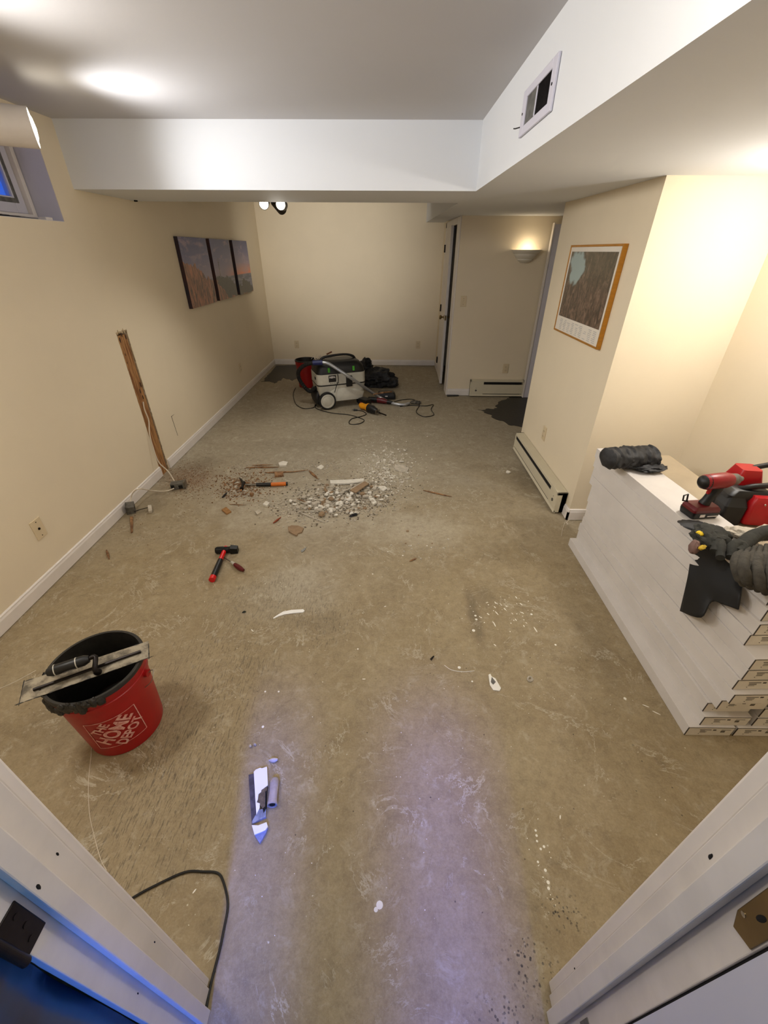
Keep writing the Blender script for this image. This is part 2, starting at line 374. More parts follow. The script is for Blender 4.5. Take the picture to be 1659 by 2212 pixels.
S('wall_hall_right', MB().box((.402, -2.5, 0), (.56, .1215, ZC)), LAV)
S('wall_hall_back', MB().box((-.62, -2.6, 0), (.56, -2.5, ZC)), WALL)
# soffits and cross beam
so = MB().hexa([(.513, .13, ZB), (2.7, .13, ZB), (2.7, 3.5, ZB), (.513, 3.5, ZB)], [(.513, .13, ZC), (2.7, .13, ZC), (2.7, 3.5, ZC), (.513, 3.5, ZC)])
so.hexa([(.513, 3.5, ZB), (2.7, 3.5, ZB), (2.7, YB, 1.965), (.513, YB, 1.965)], [(.513, 3.5, ZC), (2.7, 3.5, ZC), (2.7, YB, ZC), (.513, YB, ZC)])
S('ceiling_soffit', so, WHITE)
S('ceiling_beam', MB().box((XL, 3.117, ZB), (.513, 3.84, ZC)), WHITE)
# baseboards: board with a bevelled cap
def baseboard(name, a, b, nrm, h=.088, t=.012):
    a, b, n = Vector((*a, 0)), Vector((*b, 0)), Vector((*nrm, 0)); mb = MB()
    prof = [(0, .004), (t, .004), (t, h - .022), (t * .72, h - .012), (t * .72, h - .005), (t * .3, h), (0, h)]
    v = [p + n * d + Vector((0, 0, z)) for p in (a, b) for d, z in prof]; k = len(prof)
    mb.add(v, [tuple(range(k)), tuple(range(k, 2 * k))[::-1]] + [(i, (i + 1) % k, k + (i + 1) % k, k + i) for i in range(k)])
    return S(name, mb, TRIM)
baseboard('baseboard_left_near', (XL, .24), (XL, YH0 + .004), (1, 0)); baseboard('baseboard_left_far', (XL, YH1 + .01), (XL, YB), (1, 0))
baseboard('baseboard_back', (XL, YB), (.777, YB), (0, -1)); baseboard('baseboard_closet', (.777, 6.81), (.777, YB), (-1, 0))
baseboard('baseboard_alcove', (.777, 5.47), (1.07, 5.47), (0, -1)); baseboard('baseboard_column', (1.278, 2.48), (XR, 2.48), (0, -1), t=.014)
baseboard('baseboard_column_side', (1.29, 2.466), (1.29, 2.56), (-1, 0)); baseboard('baseboard_right', (XR, .24), (XR, 2.46), (-1, 0))
baseboard('baseboard_front_left', (-.56, .232), (XL, .232), (0, 1)); baseboard('baseboard_front_right', (XR, .232), (.55, .232), (0, 1))

# ---- near doorway: jambs, stops, casings
def jamb(name, sx, x0):
    g = MB(); T = .018
    def bx(xa, xb, ya, yb, z1): g.box((min(sx * xa, sx * xb), ya, 0), (max(sx * xa, sx * xb), yb, z1))
    bx(x0, x0 + T, .134, .232, 2.04); return g
S('door_1', MB(), TRIM) if False else None
d1 = put('door_1', MB().box((-.465, .134, .004), (-.447, .232, 2.04)).box((.43, .134, .004), (.448, .232, 2.04)).box((-.465, .134, 2.04), (.448, .232, 2.058)), JAMB, kind='structure', bevel=.0015)
put('door_stop', MB().box((-.447, .170, .004), (-.431, .197, 2.04)).box((.414, .176, .004), (.43, .205, 2.04)).box((-.431, .170, 2.026), (.414, .205, 2.04)), JAMB, d1, bevel=.002)
put('casing', MB().box((-.53, .232, .004), (-.453, .250, 2.06)).box((.436, .232, .004), (.513, .256, 2.06)).box((-.53, .232, 2.046), (.513, .250, 2.12)), TRIM, d1, bevel=.004)
put('jamb_gap_shade', MB().box((.434, .1225, 0), (.47, .1335, 2.05)), VOID, d1)  # black strip paints in the shade of the recess beside the right jamb
hg = put('hinge', MB().box((-.4475, .128, .868), (-.4445, .163, .955)).cyl((-.4445, .127, .868), (-.4445, .127, .955), .006), DARKMETAL, d1, bevel=.002, label='dark bronze hinge leaf with screws')
sm_ = MB()
for z in (.885, .91, .938): sm_.cyl((-.4447, .150 + .006 * math.sin(z * 90), z), (-.4437, .150 + .006 * math.sin(z * 90), z), .0035, seg=12)
put('screw', sm_, DARKMETAL, hg)
pl = MB().prism([(.4297, .136, .935), (.4297, .158, .925), (.4297, .167, .95), (.4297, .168, 1.04), (.4297, .136, 1.06)], (-.002, 0, 0))
sk = put('strike_plate', pl, BRASS, d1, bevel=.001, label='brass strike plate')
put('latch_hole', MB().blob((.4275, .151, .985), (.0008, .0035, .009), (.2, 0, 0), 0, n=14), VOID, sk); put('screw', MB().cyl((.428, .161, .958), (.4268, .161, .958), .0032, seg=12), CHROME, sk)
put('strike_plate', MB().prism([(.4297, .14, .215), (.4297, .165, .215), (.4297, .165, .27), (.4297, .14, .27)], (-.002, 0, 0)), GREYMETAL, d1, bevel=.001)
nh = MB()
for px, py in ((123, 1844), (463, 2035 + 0)): pass
for (px, py, r) in ((124, 1845, .0022), (83, 1916, .0032), (334, 2035, .0018), (298, 2146, .0018)):
    q = P(px, py, 0, -.447 if py < 1900 else -.431); nh.blob(q, (.0008, r * .7, r * 2), amp=.3, seed=px, n=10)
for (px, py, r) in ((1535, 1850, .0032), (1241, 2092, .0022)):
    q = P(px, py, 0, .43); nh.blob(q, (.0008, r * .7, r * 2), amp=.3, seed=px, n=10)
put('nail_hole', nh, VOID, d1)
# blue plastic sheet hanging against the hall wall beside the hinge
sh = MB(); nx, nz = 26, 40; vs = []
for j in range(nz + 1):
    for i in range(nx + 1):
        y = -.95 + 1.0825 * i / nx; z = .02 + 2.0 * j / nz
        vs.append((-.464 + .008 * noise.fractal(Vector((y * 4, z * 2.5, 1)), .7, 2, 5) + .006 * math.sin(y * 40 + 3 * noise.noise(Vector((y, z * 2, 3)))), y, z))
sh.add(vs, [(j * (nx + 1) + i, j * (nx + 1) + i + 1, (j + 1) * (nx + 1) + i + 1, (j + 1) * (nx + 1) + i) for j in range(nz) for i in range(nx)])
o = put('plastic_sheet', sh, SHEET, smooth=True, label='wrinkled dark blue plastic sheet hanging beside the left door jamb', cat='plastic sheet')
o.modifiers.new('thickness', 'SOLIDIFY').thickness = .002

# ------------------------------------------------------------------ window with blue daylight
wn = thing('window_1', '', 'window'); del wn['label']; del wn['category']; wn['kind'] = 'structure'; wn.location = (-2.1, 2.44, WZ0)
fr = MB(); xw = -2.075
def ring(mb, x0, x1, y0, y1, z0, z1, t, tb=None):
    tb = tb or t
    mb.box((x0, y0, z0), (x1, y0 + t, z1)); mb.box((x0, y1 - t, z0), (x1, y1, z1)); mb.box((x0, y0 + t, z0), (x1, y1 - t, z0 + tb)); mb.box((x0, y0 + t, z1 - t), (x1, y1 - t, z1))
ring(fr, xw - .04, xw + .02, WY0 + .002, WY1 - .004, WZ0 + .004, 2.198, .028)
put('frame', fr, TRIM, wn, bevel=.003)
f2 = MB(); ring(f2, xw - .035, xw - .005, WY0 + .032, WY1 - .034, WZ0 + .034, 2.168, .075); put('sash', f2, LAV, wn, bevel=.004)
f3 = MB(); ring(f3, xw - .03, xw - .002, WY0 + .075, WY1 - .080, WZ0 + .08, 2.12, .022); put('sash_gasket', f3, GREYMETAL, wn, bevel=.002)
put('pane', MB().box((xw - .022, WY0 + .1, WZ0 + .1), (xw - .018, WY1 - .105, 2.10)), GLASS, wn)
put('sill_debris', MB().blob((-1.985, 2.35, WZ0 + .006), (.018, .40, .007), amp=.8, sc_=9, seed=2, n=40, flat=WZ0), MORTAR, wn, kind='stuff')
put('sill_block', MB().box((-2.03, 2.80, WZ0 + .002), (-1.925, 2.855, WZ0 + .016)), TRIM, wn, bevel=.002)

# ------------------------------------------------------------------ far door, ajar
d2 = thing('door_2', '', 'door'); del d2['label']; del d2['category']; d2['kind'] = 'structure'; d2.location = (.777, 6.72, 0)
cs = MB(); cs.box((.764, 5.475, 0), (.777, 5.71, 1.945)); cs.box((.762, 6.73, 0), (.777, 6.80, 1.945)); cs.box((.762, 5.71, 1.88), (.777, 6.80, 1.945)); cs.box((.777, 5.71, 0), (.87, 5.722, 1.90)); cs.box((.777, 6.725, 0), (.87, 6.74, 1.90))
put('casing', cs, TRIM, d2, bevel=.004)
A_ = Vector((.762, 6.72, .012)); B_ = Vector((.734, 6.0, .012)); u = (B_ - A_).normalized(); n_ = Vector((-u.y, u.x, 0)); 
if n_.x > 0: n_ = -n_
up = Vector((0, 0, 1.87)); th = n_ * -.034
leaf = put('door_leaf', MB().hexa([A_, B_, B_ + th, A_ + th], [A_ + up, B_ + up, B_ + th + up, A_ + th + up]), TRIM, d2, bevel=.002)
kb = MB(); kc = B_ - u * .06 + Vector((0, 0, .862)); R_ = n_.to_track_quat('Z', 'Y').to_matrix()
for s_, base in ((1, kc), (-1, kc + th)):
    RR = (n_ * s_).to_track_quat('Z', 'Y').to_matrix()
    kb.lathe([(0, 0), (.030, 0), (.030, .004), (.012, .008), (.011, .03), (.024, .038), (.028, .05), (.022, .062), (0, .066)], base, 20, R=RR)
put('knob', kb, BRASS, leaf, smooth=True)
put('latch_plate', MB().box((-.0, 0, 0), (.022, .002, .06)).xf(Matrix.Translation(B_ + Vector((.004, -.004, .83)))), BRASS, leaf)
for z in (.19, .92, 1.65):
    put('hinge', MB().box((.752, 6.68, z - .045), (.762, 6.722, z + .045)).cyl((.75, 6.70, z - .045), (.75, 6.70, z + .045), .007, seg=10), DARKMETAL, d2)
# white door panel at the right of the alcove
d3 = put('door_3', MB().box((1.765, 5.395, .0), (2.49, 5.43, 1.872)), LAV, kind='structure', bevel=.003)
put('casing', MB().box((1.758, 5.385, 0), (1.772, 5.44, 1.885)), TRIM, d3, bevel=.002)

# ------------------------------------------------------------------ wall details
cr = MB()
def slit(a, b, wd=.003):
    a, b = P(*a, 0, XL + .0008), P(*b, 0, XL + .0008); d = (b - a).normalized(); s_ = Vector((0, -d.z, d.y)) * wd / 2
    cr.prism([a - s_, b - s_ * .3, b + s_ * .3, a + s_], (.0012, 0, 0))
slit((370, 900), (376, 895)); slit((370, 899), (384, 941), .004)
S('trim_2', cr, VOID)
def plate(px, py, axis, val, kind, label, ww=.072, hh=.115, group=None):
    c = P(px, py, axis, val); nrm = {0: Vector((1, 0, 0)) if val < 0 else Vector((-1, 0, 0)), 1: Vector((0, -1, 0))}[axis]
    s_ = Vector((0, 0, 1)).cross(nrm); U = Vector((0, 0, 1)); R = Matrix((s_, U, nrm)).transposed().to_4x4()
    T = Matrix.Translation(c) @ R
    t = thing('wall_plate' if kind == 'cable' else ('light_switch' if kind == 'switch' else 'outlet'), label, {'cable': 'wall plate', 'switch': 'light switch'}.get(kind, 'outlet'), c)
    put('cover_plate', MB().box((-ww / 2, -hh / 2, 0), (ww / 2, hh / 2, .006)).xf(T), PLATE, t, bevel=.003)
    if kind == 'outlet':
        for dy in (-.022, .022):
            rc = put('receptacle', MB().loft([(0, dy, .017, .014, .009, .006), (0, dy, .016, .013, .009, .008)]).xf(T), PLATE, t)
            put('slot', MB().box((-.008, dy - .005, .008), (-.0055, dy + .005, .0086)).box((.0055, dy - .004, .008), (.008, dy + .004, .0086)).cyl((0, dy - .009, .008), (0, dy - .009, .0086), .002, seg=8).xf(T), VOID, rc)
    if kind == 'switch':
        put('toggle', MB().box((-.005, -.012, .006), (.005, .012, .008)).box((-.004, -.002, .008), (.004, .01, .018)).xf(T), PLATE, t)
        [put('screw', MB().cyl((0, e_, .006), (0, e_, .0075), .003, seg=8).xf(T), DARKMETAL, t) for e_ in (.03, -.03)]
    if kind == 'cable':
        put('jack', MB().lathe([(0, .006), (.007, .006), (.007, .009), (.0045, .0095), (0, .0095)], seg=16).xf(T), DARKMETAL, t, smooth=True)
        [put('screw', MB().cyl((0, e_, .006), (0, e_, .0075), .003, seg=8).xf(T), DARKMETAL, t) for e_ in (.042, -.042)]
plate(82, 1142, 0, XL, 'cable', 'ivory cable wall plate with one black hole low on the near left wall')
plate(519, 795, 0, XL, 'outlet', 'ivory outlet low on the left wall near the far corner')
plate(641, 744, 1, YB, 'outlet', 'outlet on the back wall above the red rear bucket')
plate(903, 745, 1, YB, 'outlet', 'outlet on the back wall just left of the ajar door')
plate(1092, 796, 1, 5.47, 'outlet', 'outlet on the alcove wall above the short baseboard heater')
plate(1001, 651, 1, 5.47, 'switch', 'light switch with toggle on the alcove wall right of the ajar door')
plate(1176, 936, 0, 1.29, 'outlet', 'painted outlet low on the column wall above the long baseboard heater')

# exposed stud in the torn-out slot of the left wall
st = thing('wall_stud', 'bare old wooden stud exposed in a slot cut in the left wall', 'stud', (-1.95, 3.15, 0))
b = MB(); segs = 30; vs = []
for i in range(segs + 1):
    z = ZH * i / segs; wv = .005 * noise.noise(Vector((0, z * 5, 2)))
    for (x, y) in ((-1.985, YH0 + .004), (-1.9115, YH0 + .006 + wv), (-1.9115, YH1 - .022 + wv), (-1.985, YH1 - .02)):
        zz = z if i < segs else z - .02 - .03 * abs(noise.noise(Vector((x * 40, y * 40, 0))))
        vs.append((x, y, zz))
b.add(vs, [(i * 4 + k, i * 4 + (k + 1) % 4, (i + 1) * 4 + (k + 1) % 4, (i + 1) * 4 + k) for i in range(segs) for k in range(4)] + [(0, 1, 2, 3), tuple(segs * 4 + k for k in range(4))])
put('timber', b, WOOD, st)
KNOT = mat('dark_knot', (52, 28, 14), .8)
for (px, py, r) in ((271, 766, .006), (274, 784, .005), (305, 830, .012), (303, 845, .012), (309, 858, .010), (262, 722, .012), (274, 727, .012), (258, 735, .012), (312, 882, .007)):
    q = P(px, py, 0, -1.9112); q.y = min(max(q.y, YH0 + .02), YH1 - .035); put('knot', MB().blob(q, (.0012, r * .6, r * 1.5), amp=.5, seed=px, n=12), KNOT, st)
eg = MB()
for i in range(60):
    z = ZH * i / 60 + .01
    for y, s_ in ((YH0, 1), (YH1, -1)):
        if rnd.random() < .8: eg.blob((-1.915, y + s_ * rnd.uniform(0, .004), z), (.005, rnd.uniform(.001, .004), rnd.uniform(.01, .03)), amp=.5, seed=i, n=8)
for i in range(10): eg.blob((-1.912, YH0 + .013 * i, ZH - .004 + rnd.uniform(-.006, .01)), (.004, .008, rnd.uniform(.004, .012)), amp=.6, seed=i + 90, n=8)
put('torn_drywall_edge', eg, mat('torn_gypsum', (198, 176, 140), .9, var=.3, scale=60), st, kind='stuff')

# ------------------------------------------------------------------ wall art
def art_mat():
    m = N('coastal_dusk_print'); v = m.pos(); sep = m.n('ShaderNodeSeparateXYZ'); m.l(v, sep.inputs[0]); Y, Z = sep.outputs[1], sep.outputs[2]
    t = m.math('DIVIDE', m.math('SUBTRACT', Z, 1.145), .575); s = m.math('DIVIDE', m.math('SUBTRACT', Y, 4.33), 2.07)
    cloud = m.noise(m.mapping(v, scale=(1, 1.5, 5)), 2.2, 5, .6, .4)
    sky = m.ramp(t, [(0, lin((134, 122, 122))), (.40, lin((239, 136, 95))), (.46, lin((214, 146, 126))), (.60, lin((153, 136, 158))), (.8, lin((102, 102, 143))), (1, lin((48, 58, 112)))])
    skyl = m.ramp(t, [(0, lin((117, 112, 134))), (.45, lin((143, 131, 151))), (.7, lin((102, 102, 143))), (1, lin((36, 46, 112)))])
    sky = m.mix(m.step(s, .45, .85), skyl, sky); sky = m.mix(m.math('MULTIPLY', m.step(cloud, .5, .7), .5), sky, lin((183, 158, 168)))
    sea = m.mix(m.step(m.noise(m.mapping(v, scale=(1, 2, 14)), 3, 4), .4, .6), lin((126, 126, 143)), lin((90, 95, 112)))
    col = m.mix(m.step(t, .385, .375), sky, sea)
    nz = m.math('MULTIPLY', m.math('SUBTRACT', m.noise(v, 9, 6, .6), .5), .32)
    g = lambda x: (x, x, x)
    hL = m.math('ADD', m.ramp(s, [(0, g(.68)), (.12, g(.62)), (.24, g(.40)), (.34, g(.36)), (.46, g(.2)), (.5, g(0)), (1, g(0))]), nz)
    hR = m.math('ADD', m.ramp(s, [(0, g(0)), (.2, g(.3)), (.3, g(.36)), (.42, g(.40)), (.58, g(.34)), (.68, g(.16)), (.76, g(.16)), (.82, g(.28)), (.9, g(.22)), (1, g(.1))]), nz)
    rockD = m.mix(m.noise(v, 30, 5, .7), lin((26, 29, 31)), lin((80, 78, 73)))
    rockB = m.mix(m.step(m.noise(m.mapping(v, rot=(.6, 0, 0), scale=(1, 6, 1.5)), 5, 6, .7, 1), .35, .65), lin((63, 39, 31)), lin((183, 119, 87)))
    col = m.mix(m.math('GREATER_THAN', hR, t), col, rockD); col = m.mix(m.math('GREATER_THAN', hL, t), col, rockB)
    return m.done(col, .35)
ART = art_mat(); EDGE = mat('canvas_dark_edge', (24, 24, 40), .6, rgb2=(60, 30, 28), scale=3)
tri = []
for i, (y0, y1, lab) in enumerate(((4.335, 4.99, 'leftmost canvas of the coastal dusk triptych, mostly brown rock'), (5.085, 5.70, 'middle canvas of the coastal dusk triptych, with a thin lighthouse'), (5.82, 6.40, 'rightmost canvas of the coastal dusk triptych, with orange horizon'))):
    t = thing('canvas_print', lab, 'wall art', (XL, (y0 + y1) / 2, 1.145), 0, 'three-panel coastal canvas set')
    put('canvas_edge', MB().box((XL + .001, y0, 1.143), (XL + .036, y1, 1.72)), EDGE, t, bevel=.002)
    put('printed_face', MB().box((XL + .036, y0 + .001, 1.144), (XL + .0375, y1 - .001, 1.719)), ART, t)
    if i == 1: put('lighthouse', MB().prism([(XL + .0377, 5.22, 1.36), (XL + .0377, 5.245, 1.36), (XL + .0377, 5.24, 1.52), (XL + .0377, 5.225, 1.52)], (.0005, 0, 0)).box((XL + .0377, 5.218, 1.50), (XL + .0383, 5.248, 1.51)).box((XL + .0377, 5.226, 1.52), (XL + .0383, 5.24, 1.545)), mat('print_lighthouse', (40, 40, 52), .4, rgb2=(150, 140, 140), scale=14), t)
def poster_mat():
    m = N('poster_print'); v = m.pos()
    n1 = m.noise(m.mapping(v, scale=(1, 2.2, 1.1)), 9, 7, .75, 1.2); sep = m.n('ShaderNodeSeparateXYZ'); m.l(v, sep.inputs[0]); Y, Z = sep.outputs[1], sep.outputs[2]
    col = m.ramp(n1, [(.3, lin((40, 28, 24))), (.48, lin((82, 64, 50))), (.6, lin((120, 96, 80))), (.72, lin((176, 150, 134)))])
    col = m.mix(m.math('MULTIPLY', m.step(Z, 1.35, 1.6), .55), col, lin((84, 82, 64)))
    d = m.math('SQRT', m.math('ADD', m.math('POWER', m.math('DIVIDE', m.math('SUBTRACT', Y, 3.24), .13), 2), m.math('POWER', m.math('DIVIDE', m.math('SUBTRACT', Z, 1.535), .10), 2)))
    d = m.math('ADD', d, m.math('MULTIPLY', m.math('SUBTRACT', m.noise(v, 11, 4), .5), 1.4))
    col = m.mix(m.step(d, 1.1, .8), col, lin((152, 170, 168)))
    return m.done(col, .25)
py0, py1, pz0, pz1 = 2.66, 3.43, 1.118, 1.66; XC = 1.29
pt = thing('framed_poster', 'gold framed poster of a busy brown scene with pale blue cloud on column', 'poster', (XC, 3.04, pz0))
g = MB(); fwid = .012
for a, b_ in (((XC - .028, py0, pz0), (XC - .001, py0 + fwid, pz1)), ((XC - .028, py1 - fwid, pz0), (XC - .001, py1, pz1)), ((XC - .028, py0 + fwid, pz0), (XC - .001, py1 - fwid, pz0 + fwid)), ((XC - .028, py0 + fwid, pz1 - fwid), (XC - .001, py1 - fwid, pz1))): g.box(a, b_)
put('frame', g, GOLD, pt, bevel=.0015)
put('mat_board', MB().box((XC - .024, py0 + fwid, pz0 + fwid), (XC - .003, py1 - fwid, pz1 - fwid)), mat('poster_paper', (226, 218, 204), .4, var=.03), pt)
put('picture', MB().box((XC - .0252, py0 + .04, pz0 + .105), (XC - .0241, py1 - .04, pz1 - .038)), poster_mat(), pt)
tx = MB()
for r in range(7):
    for k in range(9):
        if rnd.random() < .85:
            y = py0 + .06 + k * .072; tx.box((XC - .0247, y, pz0 + .022 + r * .0105), (XC - .0241, y + rnd.uniform(.03, .055), pz0 + .026 + r * .0105))
put('caption_text', tx, mat('pale_grey_print', (186, 182, 178), .6), pt, kind='stuff')

# ------------------------------------------------------------------ vent, sconce, track lights, heaters
vt = thing('air_vent', 'white metal air register with dark louvres on the soffit face', 'vent', (.513, 1.98, 2.0))
vy0, vy1, vz0, vz1 = 1.795, 2.175, 1.998, 2.132
g = MB(); g.box((.503, vy0, vz0), (.512, vy0 + .045, vz1)); g.box((.503, vy1 - .05, vz0), (.512, vy1, vz1)); g.box((.503, vy0 + .045, vz0), (.512, vy1 - .05, vz0 + .028)); g.box((.503, vy0 + .045, vz1 - .026), (.512, vy1 - .05, vz1)); g.box((.504, 1.992, vz0 + .028), (.511, 1.999, vz1 - .026))
put('face_plate', g, LAV, vt, bevel=.003)
put('throat', MB().box((.511, vy0 + .045, vz0 + .028), (.5125, vy1 - .05, vz1 - .026)), VOID, vt)
dm = MB().box((.508, 1.999, vz0 + .028), (.5105, vy1 - .05, vz1 - .026)); put('damper', dm, GREYMETAL, vt)
g = MB()
for i in range(16): y = vy0 + .05 + i * .0092; g.box((.5055, y, vz0 + .028), (.5105, y + .0012, vz1 - .026), rot=(0, 0, .5))
put('louvre', g, DARKMETAL, vt)
[put('screw', MB().cyl((.503, e_, 2.065), (.501, e_, 2.065), .004, seg=10), DARKMETAL, vt) for e_ in (vy0 + .02, vy1 - .02)]
put('damper_lever', MB().tube([(.504, vy1 - .008, 2.03), (.488, vy1 + .004, 2.028), (.484, vy1 + .014, 2.03)], .002, 6), DARKMETAL, vt)

scn = thing('wall_sconce', 'stepped white half-bowl sconce glowing on the alcove wall', 'wall lamp', (1.524, 5.47, 1.51))
cc = (1.524, 5.469, 0)
put('bowl', MB().lathe([(.01, 1.512), (.05, 1.516), (.085, 1.540), (.085, 1.552), (.10, 1.556), (.125, 1.592), (.125, 1.602), (.142, 1.606), (.158, 1.628), (.160, 1.638), (.152, 1.638), (.13, 1.61), (.07, 1.565), (.01, 1.54)], cc, 40, math.pi, math.pi), SCONCE, scn, smooth=True)
put('bulb', MB().blob((1.524, 5.40, 1.60), (.022, .022, .03), amp=0, n=14), emit('warm_bulb', (255, 232, 180), 8), scn, smooth=True)

def head(root, c, d, L=.15, r=.046, m=None, r2=None):
    d = Vector(d).normalized(); c = Vector(c); R = d.to_track_quat('Z', 'Y').to_matrix(); r2 = r2 or r
    h = put('lamp_head', MB().lathe([(0, -L), (r2 * .7, -L), (r2, -L + .02), (r, -.02), (r, 0), (r - .004, 0), (r - .006, -.03), (0, -.035)], c, 32, R=R), m, root, smooth=True)
    put('bulb_face', MB().lathe([(0, .010), (r * .5, .006), (r - .007, -.006), (r - .007, -.03), (0, -.03)], c, 28, R=R), GLASSY, h, smooth=True)
    return h
tl = thing('track_light', 'white cylinder track light head at the upper left by the window', 'track light', (-1.72, 2.3, ZC))
hd = Vector((.862, .49, -.005)).normalized()
for hc in (Vector((-1.566, 2.404, 2.066)), Vector((-1.59, 1.58, 2.066))):
    head(tl, hc, hd, .17, .070, TRIM)
    hb = hc - hd * .155; hb.z += .04
    put('stem', MB().tube([hb, hb + Vector((-.012, -.005, .06)), hb + Vector((-.012, -.005, .128))], .024, 14), TRIM, tl, smooth=True)
put('track_rail', MB().box((-1.735, .5, ZC - .024), (-1.695, 2.25, ZC - .001)), TRIM, tl, bevel=.003)
bt = thing('track_light', 'black track light cluster hanging behind the cross beam', 'track light', (-1.0, 4.25, ZC))
DBL = mat('dark_lamp_metal', (54, 48, 42), .5, .2)
head(bt, P(570, 441, 1, 4.12) + Vector((0, .0, .0)), (.15, -1, -.25), .12, .040, DBL)
head(bt, P(606, 442, 1, 4.10), (.05, -1, -.05), .13, .040, DBL)
head(bt, P(609, 452, 1, 4.42), (.15, 1, -.35), .16, .043, DBL)
put('track_rail', MB().box((-1.15, 4.17, ZC - .03), (-.75, 4.21, ZC - .001)), DBL, bt)
for q in ((570, 441), (606, 442), (609, 452)):
    c0 = P(*q, 1, 4.2); put('stem', MB().cyl((c0.x, 4.19, 1.94), (c0.x, 4.19, ZC - .03), .012, seg=10), DBL, bt)
put('wall_hook', MB().tube([P(287, 431, 0, XL) + Vector((0, 0, 0)), P(287, 431, 0, XL) + Vector((.03, 0, -.006)), P(291, 434, 0, XL + .045), P(296, 434, 0, XL + .05)], .006, 6), DARKMETAL, label='small dark hook on the left wall just under the beam', cat='hook')

def heater(name, label, T, L, hh=.175, dp=.075, ctrl=.14):
    t = thing(name, label, 'baseboard heater', T.translation)
    z0 = .012
    put('housing', MB().box((0, .002, z0), (L, dp * .55, hh)).box((0, dp * .5, hh - .022), (L, dp, hh)).box((0, .0, z0), (.012, dp, hh)).box((L - .012, 0, z0), (L, dp, hh)).xf(T), HEATER, t, bevel=.002)
    fp = put('front_panel', MB().box((.012, dp - .006, z0 + .03), (L - .012, dp - .001, hh - .055)).xf(T), HEATER, t, bevel=.001)
    put('lower_lip', MB().hexa([(.0, dp - .012, z0 - .004), (L, dp - .012, z0 - .004), (L, dp + .004, z0 + .002), (0, dp + .004, z0 + .002)], [(.0, dp - .012, z0), (L, dp - .012, z0), (L, dp - .004, z0 + .022), (0, dp - .004, z0 + .022)]).xf(T), HEATER, t)
    put('air_slot', MB().box((.03, dp - .012, hh - .052), (L - ctrl, dp - .004, hh - .024)).box((.03, dp - .02, z0 + .006), (L - .03, dp - .012, z0 + .03)).xf(T), VOID, t)
    cb = put('control_cover', MB().box((L - ctrl, dp - .008, z0 + .022), (L - .012, dp + .0005, hh - .022)).xf(T), HEATER, t, bevel=.001)
    put('dial', MB().cyl((L - ctrl * .45, dp, .085), (L - ctrl * .45, dp + .006, .085), .012, seg=16).cyl((L - ctrl * .45, dp, .115), (L - ctrl * .45, dp + .002, .115), .004, seg=8).xf(T), GREYMETAL, cb)
    return t
# local x runs along the wall, local y out of the wall
heater('baseboard_heater', 'long almond baseboard heater along the column wall', Matrix(((0, -1, 0, 1.289), (-1, 0, 0, 3.708), (0, 0, 1, 0), (0, 0, 0, 1))), 1.157)
heater('baseboard_heater', 'short almond baseboard heater on the alcove wall under the sconce', Matrix(((-1, 0, 0, 1.757), (0, -1, 0, 5.469), (0, 0, 1, 0), (0, 0, 0, 1))), .69, .215, .06, .17)
put('door_stop_bar', MB().prism([F(964, 851), F(988, 850), F(991, 856), F(966, 857)], (0, 0, .012)), BLACK, bevel=.003, label='small black bar lying by the baseboard below the ajar door', cat='bar')

# dark patches of fresh levelling compound, jagged outlines
def patch(name, pts, label, h=.003):
    out = []
    n = len(pts)
    for i in range(n):
        a, b_, j = F(*pts[i][:2]), F(*pts[(i + 1) % n][:2]), pts[i][2] if len(pts[i]) > 2 else 1
        k = max(2, int((b_ - a).length / .03))
        for q in range(k):
            p = a.lerp(b_, q / k)
            if j: p += Vector((noise.noise(p * 14), noise.noise(p * 14 + Vector((5, 5, 0))), 0)) * .05
            out.append(Vector((p.x, p.y, .0005)))
    put(name, MB().prism(out, (0, 0, h)), MORTAR, label=label, cat='floor patch')
patch('levelling_patch', [(566, 826, 1), (584, 806, 0), (597, 790, 0), (648, 789, 0), (652, 815, 1), (632, 822, 1), (612, 817, 1), (596, 828, 1), (582, 824, 1)], 'dark grey levelling patch on the floor in the far left corner')
patch('levelling_patch', [(1037, 886, 1), (1068, 884, 1), (1078, 868, 1), (1098, 862, 1), (1108, 856, 0), (1180, 856, 0), (1180, 935, 0), (1105, 918, 1), (1072, 905, 1)], 'dark brown levelling patch on the alcove floor behind the column')

